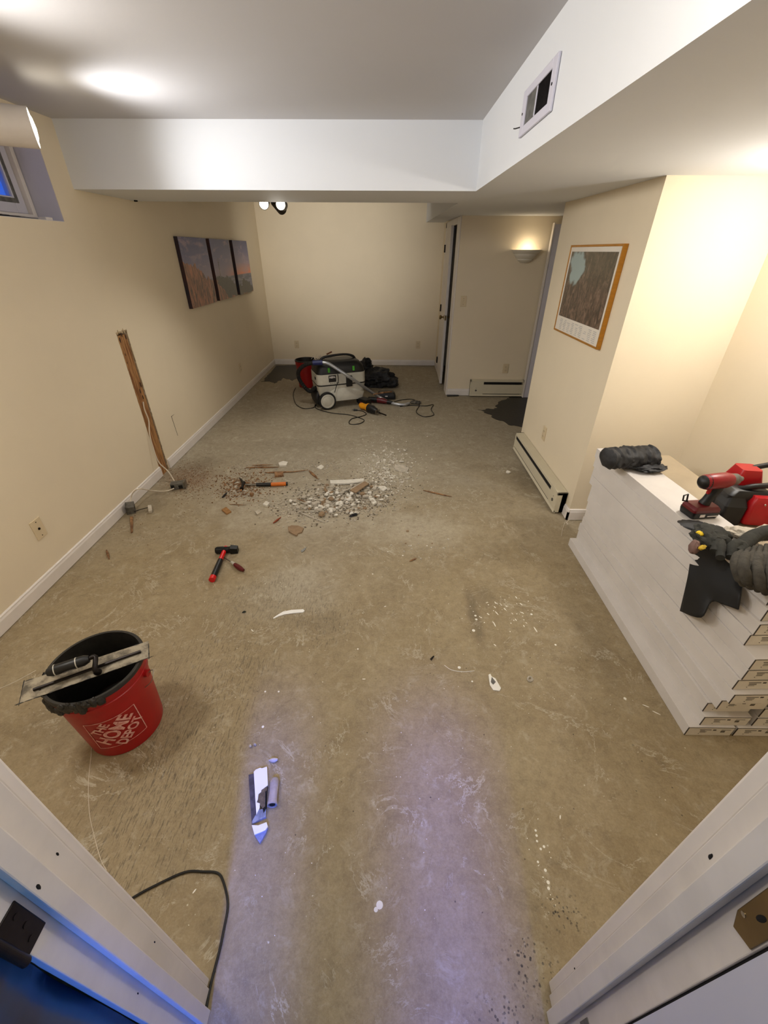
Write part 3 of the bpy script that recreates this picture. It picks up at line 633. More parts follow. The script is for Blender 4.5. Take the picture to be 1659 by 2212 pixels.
# ------------------------------------------------------------------ flooring cartons
def carton(x0, y0, x1, layer, wdt=.18, L=1.25, lab='', kraft=False):
    z0 = .055 * layer + .0003 + (.0012 if layer in (0, 3, 6, 9) else 0); z1 = z0 + .0515; y1 = y0 + L; a = math.atan2(x0 - x1, L)
    t = thing('flooring_carton', lab, 'carton', (x0, y0, z0), 0, 'long white flooring cartons in the stack')
    T = Matrix.Translation((x0, y0, z0)) @ Matrix.Rotation(a, 4, 'Z')
    put('carton_body', MB().box((0, 0, 0), (wdt, L, .0545 if layer in (1, 2, 4, 5, 7, 8, 10) else .0535)).xf(T), KRAFT if kraft else BOXW, t, bevel=.0008)
    e = put('end_flap', MB().box((.002, -.0012, .001), (wdt - .002, .001, .0505)).xf(T), ENDC, t)
    g = MB(); r = random.Random(layer * 13 + int(x0 * 100)); ox = .028 + r.uniform(0, .02)
    def q(xa, xb, za, zb): g.box((xa, -.0018, za), (xb, -.0012, zb))
    q(ox, ox + .045, .037, .040)
    for i in range(3): q(ox + .004, ox + .02 + r.uniform(0, .014), .031 - i * .005, .0325 - i * .005)
    q(ox + .002, ox + .005, .012, .015); q(ox + .052, ox + .064, .034, .041)
    for i in range(5): q(ox + .085 + i * .0035, ox + .087 + i * .0035, .022, .034)
    q(ox + .085, ox + .12, .038, .040)
    put('printed_label', g.xf(T), INK, t, kind='stuff')
    g = MB(); g.box((-.0004, -.0014, 0), (.0018, .0016, .0515)); g.box((0, -.0014, .0503), (wdt, .0005, .0517)); put('edge_line', g.xf(T), INK, t)
    return t
left = [(1.19, .92, 1.188), (1.235, .93, 1.23), (1.238, .953, 1.231), (1.250, .927, 1.232), (1.264, .915, 1.233), (1.266, .936, 1.234), (1.274, .936, 1.226), (1.275, .938, 1.227), (1.276, .998, 1.222), (1.280, .995, 1.222), (1.290, 1.01, 1.217), (1.298, 1.03, 1.214)]
ordn = ['bottom', 'second', 'third', 'fourth', 'fifth', 'sixth', 'seventh', 'eighth', 'ninth', 'tenth', 'eleventh', 'twelfth']
for i, (a, y, b_) in enumerate(left):
    ln = 1.25 - (y - .93) * .5
    lab = 'white flooring carton topping the open side of the stack, under the tools' if i == 11 else f'white flooring carton, {ordn[i]} layer up on the open side of the stack' if i else 'bottom white flooring carton on the open side of the stack, resting on the floor'
    carton(a, y, b_, i, L=ln, lab=lab)
for i in range(11):
    a, y, b_ = left[i]; xr = max(a, b_) + .19 + (.012 if i else 0)
    lab = 'tan topped carton on the wall side of the stack, its uppermost' if i == 10 else f'flooring carton, {ordn[i]} layer up on the wall side of the stack' if i else 'bottom flooring carton on the wall side of the stack'
    carton(xr, y + [.0, .0, -.02, .012, .0, .01, .0, .005, -.01, .02, .0][i], xr, i, lab=lab, kraft=(i == 10))

ZT = .662
# rolled black bag on the far end
rb = thing('rolled_bag', 'black crumpled bag rolled up on the far end of the carton stack', 'bag', (1.33, 2.13, ZT))
c0, c1 = P(1320, 988, 2, ZT + .05), P(1418, 990, 2, ZT + .05); cm = (c0 + c1) / 2; ang = math.atan2((c1 - c0).y, (c1 - c0).x)
def cloth_roll(a, b_, r, seed, squash=.85, n=40, seg=40):
    a, b_ = Vector(a), Vector(b_); d = (b_ - a); L = d.length; d = d / L; side = Vector((-d.y, d.x, 0)); vs = []
    for i in range(n + 1):
        t = i / n; e = min(1, (1 - abs(2 * t - 1)) * 9) ** .5; c = a + d * L * t
        for k in range(seg):
            th = 2 * math.pi * k / seg; w_ = noise.fractal(Vector((t * 9 + .8 * math.sin(th), th * 1.3, seed)), .8, 2, 3)
            rr = r * (.25 + .75 * e) * (1 + .16 * w_ + .05 * math.sin(t * 46 + 2.5 * math.sin(th + seed) + 3 * w_))
            vs.append(c + side * math.cos(th) * rr + Vector((0, 0, math.sin(th) * rr * squash)))
    return MB().add(vs, [(i * seg + k, i * seg + (k + 1) % seg, (i + 1) * seg + (k + 1) % seg, (i + 1) * seg + k) for i in range(n) for k in range(seg)] + [tuple(range(seg))[::-1], tuple(n * seg + k for k in range(seg))])
e0, e1 = P(1306, 991, 2, ZT + .055), P(1414, 984, 2, ZT + .055)
put('roll', cloth_roll(e0, e1, .066, 3, .8), CLOTHB, rb, smooth=True)
put('loose_fold', MB().blob((cm.x + .07, cm.y - .05, ZT + .02), (.085, .045, .018), (0, 0, ang + .1), .3, 5, 6, 30, ZT + .0005, .1), CLOTHB, rb, smooth=True)
put('strap', MB().tube([P(1310, 1000, 2, ZT + .015), P(1318, 1010, 2, ZT + .012), P(1335, 1004, 2, ZT + .03), P(1330, 985, 2, ZT + .09)], .006, 8, smooth=5), BLACK, rb, smooth=True)
put('tag', MB().box((0, 0, 0), (.006, .012, .028)).xf(Matrix.Translation(P(1314, 999, 2, ZT + .03))), TRIM, rb)

# red impact driver standing on its battery
def LT(loc, rz, tilt=(0, 0)): return Matrix.Translation(loc) @ Euler((tilt[0], tilt[1], rz)).to_matrix().to_4x4()
bp = F(1507, 1110, ZT); dr = thing('impact_driver', 'red and black cordless impact driver standing on its battery on the cartons', 'power tool', (bp.x, bp.y, ZT), 0)
T = LT((bp.x, bp.y, ZT + .0005), .12)
put('battery', MB().loft([(0, 0, .058, .036, .01, 0), (0, 0, .062, .04, .012, .012), (0, 0, .062, .04, .012, .04), (0, 0, .052, .032, .01, .052)]).xf(T), DKRED, dr, bevel=.002)
put('battery_base', MB().loft([(0, 0, .060, .038, .01, 0), (0, 0, .0635, .0415, .012, .018), (0, 0, .0635, .0415, .012, .028)]).xf(T), BLACK, dr)
put('battery_mark', MB().box((-.03, -.0425, .009), (-.008, -.0416, .022)).box((.005, -.0425, .010), (.05, -.0416, .014)).xf(T), TRIM, dr)
put('grip', MB().tube([(.005, 0, .05), (.018, 0, .09), (.032, 0, .135)], [.021, .019, .022], 16, smooth=4).xf(T), BLACK, dr, smooth=True)
put('trigger', MB().box((-.006, -.006, .10), (.012, .006, .128)).xf(T), REDTOOL, dr, bevel=.003)
put('motor_housing', MB().tube([(-.055, 0, .158), (-.04, 0, .158), (0, 0, .16), (.05, 0, .162), (.075, 0, .163)], [.020, .031, .033, .033, .026], 24).xf(T), mat('deep_red_plastic', (140, 12, 24), .35), dr, smooth=True)
put('nose', MB().tube([(.072, 0, .163), (.10, 0, .164), (.115, 0, .165), (.125, 0, .165)], [.026, .024, .013, .010], 20).xf(T), GREYMETAL, dr, smooth=True)
put('rear_cap', MB().tube([(-.063, 0, .158), (-.05, 0, .158), (-.03, 0, .158)], [.012, .027, .0325], 20).xf(T), BLACK, dr, smooth=True)
put('belt_clip', MB().tube([(-.055, .02, .055), (-.08, .02, .06), (-.085, .02, .085), (-.068, .02, .09), (-.06, .02, .055)], .0035, 6).xf(T), BLACK, dr)
# large red pump-like tool behind with black handle bars
bp = F(1592, 1122, .61); rt = thing('power_unit', 'bulky red and black cordless tool with bar handle at the right edge', 'power tool', (bp.x, bp.y, .607))
T = LT((bp.x, bp.y + .03, .607), -.12)
put('body', MB().loft([(0, .02, .085, .07, .02, .0), (0, .02, .092, .075, .02, .03), (0, .02, .092, .075, .02, .13), (0, .02, .07, .06, .02, .15)]).xf(T), BLACK, rt, smooth=True)
put('battery_housing', MB().loft([(.045, -.03, .052, .055, .014, .012), (.045, -.03, .058, .06, .016, .03), (.045, -.03, .058, .06, .016, .115), (.045, -.03, .044, .046, .014, .14)]).xf(T), REDTOOL, rt, smooth=True)
put('upper_housing', MB().loft([(.015, .07, .052, .05, .014, .12), (.015, .07, .056, .052, .016, .16), (.015, .07, .040, .038, .014, .215)]).xf(T), REDTOOL, rt, smooth=True)
put('knob', MB().lathe([(0, 0), (.022, 0), (.026, .008), (.024, .02), (.012, .03), (0, .03)], (.103, -.05, .075), 20, R=Vector((1, -.3, 0)).to_track_quat('Z', 'Y').to_matrix()).xf(T), BLACK, rt, smooth=True)
put('handle_bar', MB().tube([(-.05, .0, .13), (.0, -.02, .165), (.08, -.01, .175), (.14, .03, .20), (.24, .08, .25)], .0125, 10, smooth=4).tube([(.02, .08, .2), (.10, .10, .215), (.24, .1, .25)], .012, 10, smooth=3).xf(T), BLACK, rt, smooth=True)
[put('screw', MB().cyl((e_, -.091, .118), (e_, -.094, .118), .004, seg=8).xf(T), CHROME, rt) for e_ in (.03, .055)]
put('rear_foot', MB().loft([(-.06, -.04, .045, .04, .01, .0), (-.06, -.04, .045, .04, .01, .09), (-.05, -.02, .03, .03, .01, .13)]).xf(T), BLACK, rt)

# black rubber flap, kneepads, glove
kx = 1.262
kp = thing('rubber_flap', 'black rubber sheet hanging over the front edge of the cartons', 'rubber sheet', P(1540, 1200, 0, kx))
rows = [[P(a, b, 2, ZT + .006) for a, b in ((1500, 1168), (1520, 1172), (1550, 1178), (1580, 1190), (1606, 1212))],
        [P(a, b, 0, kx + .012) for a, b in ((1494, 1197), (1512, 1204), (1545, 1222), (1575, 1240), (1604, 1258))],
        [P(a, b, 0, kx - .018) for a, b in ((1486, 1250), (1506, 1258), (1538, 1264), (1570, 1276), (1600, 1287))],
        [P(1470, 1320, 0, kx - .03), P(1513, 1334, 0, kx - .06), P(1537, 1300, 0, kx - .03), P(1566, 1307, 0, kx - .03), P(1595, 1317, 0, kx - .02)]]
cols = [catmull(list(c), 7) for c in zip(*rows)]; grid = [catmull(list(r_), 5) for r_ in zip(*cols)]; nr, nc = len(grid), len(grid[0])
fl = MB().add([p for r_ in grid for p in r_], [(a * nc + b, a * nc + b + 1, (a + 1) * nc + b + 1, (a + 1) * nc + b) for a in range(nr - 1) for b in range(nc - 1)])
o = put('flap', fl, RUBBER, kp, smooth=True); s_ = o.modifiers.new('thickness', 'SOLIDIFY'); s_.thickness = .006; s_.offset = 0
gl = thing('work_glove', 'dark grey work glove with yellow trim and pink cuff edge on the cartons', 'glove', F(1540, 1170, ZT))
q = F(1535, 1160, ZT + .03)
put('glove_body', MB().blob(q, (.062, .085, .032), (0, 0, -.5), .25, 3, 11, 36, ZT + .0065, .10), CLOTHD, gl, smooth=True)
for i, (px, py) in enumerate(((1556, 1205), (1542, 1192), (1570, 1180), (1575, 1160))):
    a_ = q + Vector((.02, -.01, 0)); b_ = F(px, py, ZT + .03); put('finger', MB().tube([a_, a_.lerp(b_, .5) + Vector((0, 0, .012)), b_], [.02, .018, .014], 12, smooth=4), CLOTHD, gl, smooth=True)
put('cuff', MB().blob(F(1500, 1182, ZT + .025), (.018, .034, .026), (0, 0, -.6), .2, 3, 3, 24, ZT + .007), mat('pinkish_suede', (120, 92, 84), .9, bump=.5), gl, smooth=True)
put('trim_patch', MB().blob(F(1512, 1152, ZT + .05), (.012, .014, .008), (0, 0, 0), .3, 3, 5, 16), mat('bright_yellow_fabric', (230, 196, 20), .6), gl, smooth=True)
put('trim_patch', MB().blob(F(1517, 1183, ZT + .045), (.020, .009, .007), (0, 0, .5), .4, 4, 8, 18), mat('mustard_fabric', (196, 164, 30), .7, bump=.6), gl, smooth=True)
g2 = thing('folded_cloth', 'small black folded cloth under the impact driver on the cartons', 'cloth', F(1500, 1135, ZT))
put('cloth', MB().blob(F(1510, 1138, ZT + .006), (.07, .045, .010), (0, 0, -.5), .2, 3, 12, 32, ZT + .0005), CLOTHB, g2, smooth=True)
fc = thing('fleece_liner', 'cream fleece lined pad beside the red tool at the right edge', 'fleece pad', F(1615, 1155, ZT))
put('fleece', MB().blob(F(1612, 1152, ZT + .02), (.075, .035, .022), (0, 0, -.3), .2, 3, 1, 30, ZT - .05), FLEECE, fc, smooth=True)
put('fleece', MB().blob(F(1655, 1150, ZT + .035), (.05, .03, .03), (0, 0, .5), .2, 3, 2, 30, ZT - .05), FLEECE, fc, smooth=True)
kn_ = thing('knit_bundle', 'grey ribbed knit bundle draped on the cartons at the right edge', 'garment', F(1635, 1230, ZT))
q = F(1640, 1208, ZT + .02)
kb_ = MB().blob(q, (.07, .07, .03), (0, .1, -.3), .1, 2.2, 21, 40, ZT - .02)
for i in range(6):
    a0 = F(1604 + i * 13, 1186 - i * 2, ZT + .045); a1 = F(1590 + i * 15, 1212 + i * 3, ZT + .075 + .012 * (i % 2)); a2 = F(1596 + i * 15, 1240 + i * 5, ZT + .055 + .01 * (i % 2)); a3 = F(1606 + i * 16, 1262 + i * 6, ZT + .012)
    kb_.tube([a0, a1, a2, a3], [.008, .0165, .0175, .012], 12, smooth=5)
put('bundle', kb_, CLOTHG, kn_, smooth=True)
put('cuff_band', MB().tube([F(1578, 1205, ZT + .03), F(1585, 1180, ZT + .05), F(1600, 1178, ZT + .05), F(1604, 1200, ZT + .035), F(1592, 1222, ZT + .02)], [.016, .02, .02, .018, .014], 12, smooth=4), CLOTHD, kn_, smooth=True)
put('cloth_sleeve', MB().tube([F(1590, 1195, ZT + .04), F(1625, 1160, ZT + .045), F(1665, 1150, ZT + .05)], [.022, .026, .03], 14, smooth=5), CLOTHD, kn_, smooth=True)

# ------------------------------------------------------------------ near bucket and trowel
def bucket(name, label, c, rb_, rt_, h, rim_mat, logo=0, rot=0):
    c = Vector(c); t = thing(name, label, 'bucket', c)
    put('shell', MB().lathe([(0, 0), (rb_ - .006, 0), (rb_, .005), (rb_ + (rt_ - rb_) * .80, h * .80), (rb_ + (rt_ - rb_) * .80 + .006, h * .805), (rb_ + (rt_ - rb_) * .86 + .006, h * .86), (rt_, h * .865), (rt_ + .003, h - .022), (rt_ + .006, h - .020), (rt_ + .006, h - .004), (rt_ + .003, h), (rt_ - .002, h), (rt_ - .005, h - .01), (rb_ - .004, .008), (0, .008)], c, 72), RED, t, smooth=True)
    put('mortar_residue', MB().lathe([(rb_ + (rt_ - rb_) * .3 - .007, h * .30), (rt_ - .0075, h * .93), (rt_ - .004, h + .001), (rt_ + .004, h + .0015), (rt_ + .0072, h - .003), (rt_ + .0075, h - .014)], c, 72), rim_mat, t, smooth=True)
    put('mortar_fill', MB().lathe([(rb_ + (rt_ - rb_) * .3 - .008, h * .30), (rb_ * .6, h * .31), (0, h * .31)], c, 48), MORTAR, t, smooth=True)
    return t, c
bc = Vector((-1.040, .935, 0)); RB, RTp, BH = .130, .152, .368
bk, _ = bucket('bucket', 'red plastic bucket with white square logo and mortar crusted rim, in the foreground', bc, RB, RTp, BH, MORTAR)
# drips of mortar on the outside of the rim, towards the camera side
g = MB()
for i in range(26):
    a = math.radians(-170 + i * 4.6 + rnd.uniform(-2, 2)); zz = BH - rnd.uniform(.008, .03) * (1.6 if i < 16 else .8)
    g.blob(bc + Vector((math.cos(a) * (RTp + .005), math.sin(a) * (RTp + .005), zz)), (.010, .014, rnd.uniform(.01, .03)), (0, 0, a), .4, 2, i, 12)
put('mortar_drips', g, MORTAR, bk, smooth=True, kind='stuff')
def on_bucket(u_, z, a0, off=.0012):
    r = RB + (RTp - RB) * (z / BH) + off; a = a0 + u_ / r
    return bc + Vector((r * math.cos(a), r * math.sin(a), z))
A0 = math.radians(-58); ZL = .150; LG = mat('faded_white_print', (226, 180, 168), .5, rgb2=(206, 130, 118), scale=70)
def curved(mb2d, sub=True):
    out = MB(); out.v = [on_bucket(p.x, ZL + p.y, A0) for p in mb2d.v]; out.f = mb2d.f; return out
sq = .082
lg = MB()
def dense(a, b_, wd):
    k = 14; a, b_ = Vector(a), Vector(b_); d = (b_ - a).normalized(); s_ = Vector((-d.y, d.x)) * wd / 2
    vs = []
    for i in range(k + 1):
        p = a.lerp(b_, i / k); vs += [Vector((*(p - s_), 0)), Vector((*(p + s_), 0))]
    lg.add(vs, [(2 * i, 2 * i + 2, 2 * i + 3, 2 * i + 1) for i in range(k)])
for a, b_ in (((-sq, -sq), (sq, -sq)), ((sq, -sq), (sq, sq)), ((sq, sq), (-sq, sq)), ((-sq, sq), (-sq, -sq))): dense(a, b_, .003)
def fine(mb, ang, loc, sx=1.0):
    bm = bmesh.new(); vv = [bm.verts.new(p) for p in mb.v]
    for f in mb.f:
        try: bm.faces.new([vv[i] for i in f])
        except ValueError: pass
    bmesh.ops.triangulate(bm, faces=bm.faces)
    for _ in range(3):
        es = [e for e in bm.edges if e.calc_length() > .012]
        if es: bmesh.ops.subdivide_edges(bm, edges=es, cuts=1); bmesh.ops.triangulate(bm, faces=bm.faces)
    o2 = MB(); bm.verts.index_update(); ca, sa = math.cos(ang), math.sin(ang)
    o2.add([Vector((v.co.x * sx * ca - v.co.y * sa + loc[0], v.co.x * sx * sa + v.co.y * ca + loc[1], 0)) for v in bm.verts], [tuple(v.index for v in f.verts) for f in bm.faces]); bm.free(); return o2
for s_, size, loc, sx in (('THE', .044, (-.040, .040), .88), ('HOME', .073, (-.004, .005), .76), ('DEPOT', .055, (.035, -.035), .72)):
    q2 = fine(text_mb(s_, size), math.radians(45), loc, sx); lg.add(q2.v, q2.f)
put('printed_logo', curved(lg), LG, bk)
put('handle_ear', MB().cyl(bc + Vector((RTp - .004, .02, BH - .07)), bc + Vector((RTp + .012, .02, BH - .07)), .014, seg=16), RED, bk, smooth=True)
put('wire_handle', MB().tube([bc + Vector((RTp + .010, .02, BH - .07)), bc + Vector((RTp + .024, .03, BH - .066)), bc + Vector((RTp + .030, .0, BH - .085)), bc + Vector((RTp + .010, -.02, BH - .10))], .0017, 6, smooth=5), STEEL, bk, smooth=True)

tz = BH + .0045
c4 = [F(41.6, 1520.4, tz), F(322, 1421, tz), F(321, 1385, tz), F(52, 1473, tz)]
tw = thing('finishing_trowel', 'steel finishing trowel with black grip lying across the near red bucket', 'trowel', (c4[0] + c4[2]) / 2)
bl = MB().prism(c4, (0, 0, .0015)); TROW = mat('mortar_smeared_steel', (176, 166, 146), .4, .4, rgb2=(96, 90, 80), scale=22, bump=.3)
put('blade', bl, TROW, tw)
e = MB()
for i in range(40):
    s_ = rnd.choice([(0, 1), (1, 2), (2, 3), (3, 0), (0, 1), (2, 3)]); p = c4[s_[0]].lerp(c4[s_[1]], rnd.random()); dd_ = c4[s_[1]] - c4[s_[0]]; e.blob(p + Vector((0, 0, .001)), (rnd.uniform(.006, .02), rnd.uniform(.0012, .0025), .0015), (0, 0, math.atan2(dd_.y, dd_.x)), .3, 2, i, 8)
put('mortar_crust', e, MORTAR, tw, kind='stuff')
sa_, sb_ = F(72, 1490, tz + .006), F(304, 1407, tz + .006)
put('mounting_rib', MB().tube([sa_, sb_], .0055, 8), DARKMETAL, tw)
hz_ = tz + .05; ha, hb_ = F(105, 1452, hz_), F(190, 1424, hz_); hdir = (hb_ - ha).normalized()
put('handle', MB().tube([ha - hdir * .004, ha + hdir * .012, ha.lerp(hb_, .5), hb_ - hdir * .012, hb_ + hdir * .004], [.012, .0185, .018, .0185, .012], 20), BLACK, tw, smooth=True)
put('grip_ring', MB().cyl(ha + hdir * .017, ha + hdir * .020, .0192), GREYP, tw); put('grip_ring', MB().cyl(hb_ - hdir * .034, hb_ - hdir * .031, .0190), GREYP, tw)
put('shank', MB().tube([hb_, hb_ + hdir * .022, F(205, 1446, tz + .03), F(213, 1452, tz + .008)], [.007, .008, .008, .012], 10, smooth=4), DARKMETAL, tw, smooth=True)
g = text_mb('HUSKY', .009) if False else MB()
for i in range(8): g.box((-.018 + i * .0045, -.001, 0), (-.0155 + i * .0045, .002 + .001 * (i % 2), .0004))
side = Vector((hdir.y, -hdir.x, 0)); R3 = Matrix((hdir, Vector((0, 0, 1)), side)).transposed().to_4x4()
put('maker_mark', g.xf(Matrix.Translation(ha.lerp(hb_, .5) + side * .0165 + Vector((0, 0, -.006))) @ R3), TRIM, tw)

# ------------------------------------------------------------------ rear: second bucket, dust extractor, tools, bag
bc2 = F(660, 836); bc2 = Vector((bc2.x + .03, bc2.y + .06, 0))
b2, _ = bucket('bucket', 'red bucket behind the dust extractor in the far left', bc2, .125, .145, .36, MORTAR)
T0 = F(708, 884); va = math.radians(22); TV = LT((T0.x, T0.y, 0), va)
vc = thing('dust_extractor', 'grey and black wheeled dust extractor vacuum with white wheel', 'vacuum', (T0.x, T0.y, 0))
def V(name, mb, m, parent=vc, **k): return put(name, mb.xf(TV), m, parent, **k)
V('lower_tub', MB().loft([(.20, .20, .25, .155, .05, .085), (.20, .20, .275, .168, .05, .11), (.205, .20, .295, .18, .05, .27)]), GREYP, smooth=True)
V('side_skirt', MB().loft([(.25, .04, .20, .035, .02, .085), (.24, .035, .235, .035, .02, .17), (.2, .05, .1, .03, .02, .23)]), GREYP, smooth=True)
V('seam_band', MB().loft([(.205, .20, .296, .181, .05, .268), (.205, .20, .296, .181, .05, .282)]), BLACK, smooth=True)
V('upper_tub', MB().loft([(.205, .20, .298, .183, .055, .283), (.205, .20, .298, .183, .06, .40)]), GREYP, smooth=True)
V('motor_top', MB().loft([(.205, .20, .295, .18, .06, .401), (.20, .20, .285, .175, .07, .47), (.20, .20, .25, .155, .08, .515), (.20, .2, .2, .12, .08, .53)]), BLACK, smooth=True)
V('carry_handle', MB().tube([(.0, .2, .52), (.05, .2, .56), (.28, .2, .575), (.40, .2, .55), (.43, .2, .50)], .014, 10, smooth=5), BLACK, smooth=True)
V('latch', MB().box((.25, -.0, .245), (.325, .022, .37)), BLACK, bevel=.006); V('latch_release', MB().box((.255, -.003, .345), (.32, .0, .365)), GREYMETAL)
for x in (.05, .35): V('green_knob', MB().loft([(x, .022, .014, .012, .008, .425), (x, .026, .014, .012, .008, .475)]), GREEN)
wz = V('wheel', MB().lathe([(0, 0), (.078, 0), (.083, .008), (.1, .004), (.104, .012), (.104, .036), (.098, .044), (.0, .044)], (0, 0, 0), 40, R=Vector((0, -1, 0)).to_track_quat('Z', 'Y').to_matrix()).xf(Matrix.Translation((.0, .012, .1045))), RUBBER, smooth=True)
V('hubcap', MB().lathe([(0, .050), (.055, .050), (.062, .046), (.066, .050), (.080, .048), (.084, .042), (0, .040)], (0, 0, 0), 40, R=Vector((0, -1, 0)).to_track_quat('Z', 'Y').to_matrix()).xf(Matrix.Translation((.0, .012, .1045))), GREYP, wz, smooth=True)
V('wheel', MB().lathe([(0, 0), (.1, .0), (.104, .012), (.104, .036), (.0, .04)], (0, 0, 0), 32, R=Vector((0, 1, 0)).to_track_quat('Z', 'Y').to_matrix()).xf(Matrix.Translation((.0, .385, .1045))), RUBBER, smooth=True)
V('caster', MB().lathe([(0, -.014), (.034, -.014), (.038, 0), (.034, .014), (0, .014)], (0, 0, 0), 20, R=Vector((0, 1, 0)).to_track_quat('Z', 'Y').to_matrix()).xf(Matrix.Translation((.43, .08, .039))).box((.41, .06, .05), (.45, .10, .09)), RUBBER)
V('rear_bumper', MB().loft([(-.085, .2, .03, .13, .02, .05), (-.09, .2, .04, .15, .03, .14), (-.075, .2, .02, .13, .02, .2)]), BLACK, smooth=True)
lb = V('hepa_label', MB().box((.040, .0155, .312), (.130, .0165, .390)), BLACK)
V('hepa_lettering', text_mb('HEPA', .030).xf(Matrix.Translation((.085, .0152, .366)) @ Matrix.Rotation(math.pi / 2, 4, 'X')), TRIM, lb)
g = MB()
for i in range(5): g.box((.055 + i * .023, .0155, .293 - .0), (.071 + i * .023, .0166, .302)); 
V('printed_icons', g, mat('grey_print', (120, 116, 104), .6))
V('side_slot', MB().box((-.0945, .1, .33), (-.0925, .16, .36)), VOID)
# suction hose, wand and power cable belong to the machine
cuff = P(697, 783, 1, T0.y - .02)
hs = [TV @ Vector((-.09, .12, .24)), P(668, 845, 1, T0.y + .14), P(648, 822, 1, T0.y + .10), P(645, 802, 1, T0.y + .06), P(660, 788, 1, T0.y + .02), P(683, 783, 1, T0.y - .02)]
hp = catmull(hs, 14); put('suction_hose', MB().tube(hp, [.0235 if (i % 2) else .0205 for i in range(len(hp))], 14), RUBBER, vc, smooth=False)
put('hose_cuff', MB().tube([P(676, 784, 1, T0.y - .02), P(697, 783, 1, T0.y - .02)], [.028, .026], 18), BLUECUFF, vc, smooth=True)
endp = F(872, 874, .022)
wd = [cuff, P(708, 785, 1, T0.y - .02), P(722, 793, 1, T0.y - .01), P(760, 818, 1, T0.y + .03), F(815, 855, .06), F(848, 871, .024), endp, F(884, 871, .026)]
put('wand_tube', MB().tube(wd, .0175, 14, smooth=8), ALU, vc, smooth=True)
put('nozzle', MB().blob(F(898, 869, .02), (.07, .035, .022), (0, 0, -.1), .25, 5, 9, 26, .001), mat('dusty_nozzle', (110, 104, 92), .8, rgb2=(50, 46, 42), scale=40), vc, smooth=True)
c1 = [(638.5, 837.5), (633.4, 851), (638.5, 871.6), (653.7, 881.8), (671.4, 881.8), (680, 878.5), (683, 874)]
put('power_cable', MB().tube([F(*p, .006) for p in c1], .0045, 8, smooth=6), BLACK, vc, smooth=True)
c2 = [(683, 874), (680, 876), (686.6, 884), (717, 892), (752, 895.7), (775, 902), (786.6, 908), (777.7, 914.7), (760, 916.7), (753.7, 913), (760, 904.6), (780, 899.5), (791, 894.4), (783, 888), (770, 885.8)]
put('power_cable', MB().tube([F(*p, .006) for p in c2], .0045, 8, smooth=6), BLACK, vc, smooth=True)
put('plug', MB().tube([F(772, 885.8, .012), F(764, 885.4, .012)], [.009, .014], 10).tube([F(764, 885.4, .012), F(760, 885.3, .012)], .003, 6), BLACK, vc)
put('side_cable', MB().tube([TV @ Vector((.15, .01, .40)), TV @ Vector((.15, -.004, .33)), TV @ Vector((.12, -.005, .26)), TV @ Vector((.09, -.03, .20))], .0045, 8, smooth=5), BLACK, vc, smooth=True)
# rubbish on the extractor lid
tp = thing('tool_tray', 'clutter of wire ties and small tools on top of the dust extractor', 'tool clutter', TV @ Vector((.08, .25, .575)))
g = MB()
for i in range(26):
    a_ = TV @ Vector((-.02 + rnd.uniform(-.07, .09), .25 + rnd.uniform(-.04, .04), .535)); g.tube([a_, a_ + Vector((rnd.uniform(-.03, .03), 0, rnd.uniform(.02, .05)))], .0025, 5)
put('wire_ties', g, WIRE, tp, kind='stuff')
put('pliers', MB().tube([TV @ Vector((.09, .24, .58)), TV @ Vector((.15, .22, .61))], .009, 6).tube([TV @ Vector((.09, .22, .59)), TV @ Vector((.15, .24, .60))], .007, 6), mat('brown_wood_handle', (116, 66, 40), .6), tp)

# black backpack-like bag
bb = F(812, 836); bg = thing('tool_bag', 'black slumped cloth tool bag on the floor right of the dust extractor', 'bag', (bb.x, bb.y, 0))
put('bag_body', MB().blob((bb.x, bb.y + .1, .10), (.26, .17, .13), (0, 0, -.1), .35, 2.5, 31, 54, .001, .15), CLOTHB, bg, smooth=True)
put('bag_flap', MB().blob((bb.x - .16, bb.y + .18, .2), (.10, .10, .14), (0, .3, 0), .4, 3, 17, 34, .001, .15), CLOTHB, bg, smooth=True)
put('side_pocket', MB().blob((bb.x + .22, bb.y + .03, .055), (.10, .12, .06), (0, 0, .3), .25, 3, 8, 34, .001, .1), CLOTHB, bg, smooth=True)
put('handle_loop', MB().tube([(bb.x - .16, bb.y + .12, .27), (bb.x - .15, bb.y + .12, .345), (bb.x - .09, bb.y + .12, .35), (bb.x - .07, bb.y + .12, .26)], .013, 8, smooth=5), CLOTHB, bg, smooth=True)
put('lining', MB().blob((bb.x - .22, bb.y - .04, .09), (.07, .05, .09), (0, 0, 0), .2, 3, 5, 24, .001), DKRED, bg, smooth=True, label='dark red side of the bag')

# reciprocating saw
q0, q1 = F(783, 878, .04), F(852, 905, .03); dv = (q1 - q0); ang = math.atan2(dv.y, dv.x); TS = LT((q0.x, q0.y, .0), ang)
sw = thing('reciprocating_saw', 'yellow and black reciprocating saw lying in front of the dust extractor', 'power tool', (q0.x, q0.y, 0))
put('handle', MB().tube([(-.04, .0, .05), (.01, .0, .045), (.06, .0, .05), (.12, 0, .055)], [.026, .036, .034, .046], 16, smooth=4).xf(TS), YELLOW, sw, smooth=True)
put('gearbox', MB().tube([(.115, 0, .05), (.13, 0, .05), (.19, 0, .048), (.24, 0, .044), (.27, 0, .04)], [.044, .050, .046, .036, .026], 18, smooth=2).xf(TS), BLACK, sw, smooth=True)
put('blade_shoe', MB().box((.262, -.03, .02), (.275, .03, .065)).tube([(.26, .0, .06), (.29, .02, .05), (.29, -.02, .03)], .004, 6).xf(TS), STEEL, sw, bevel=.002)
put('saw_blade', MB().box((.27, -.001, .030), (.42, .001, .046)).xf(TS), DARKMETAL, sw)
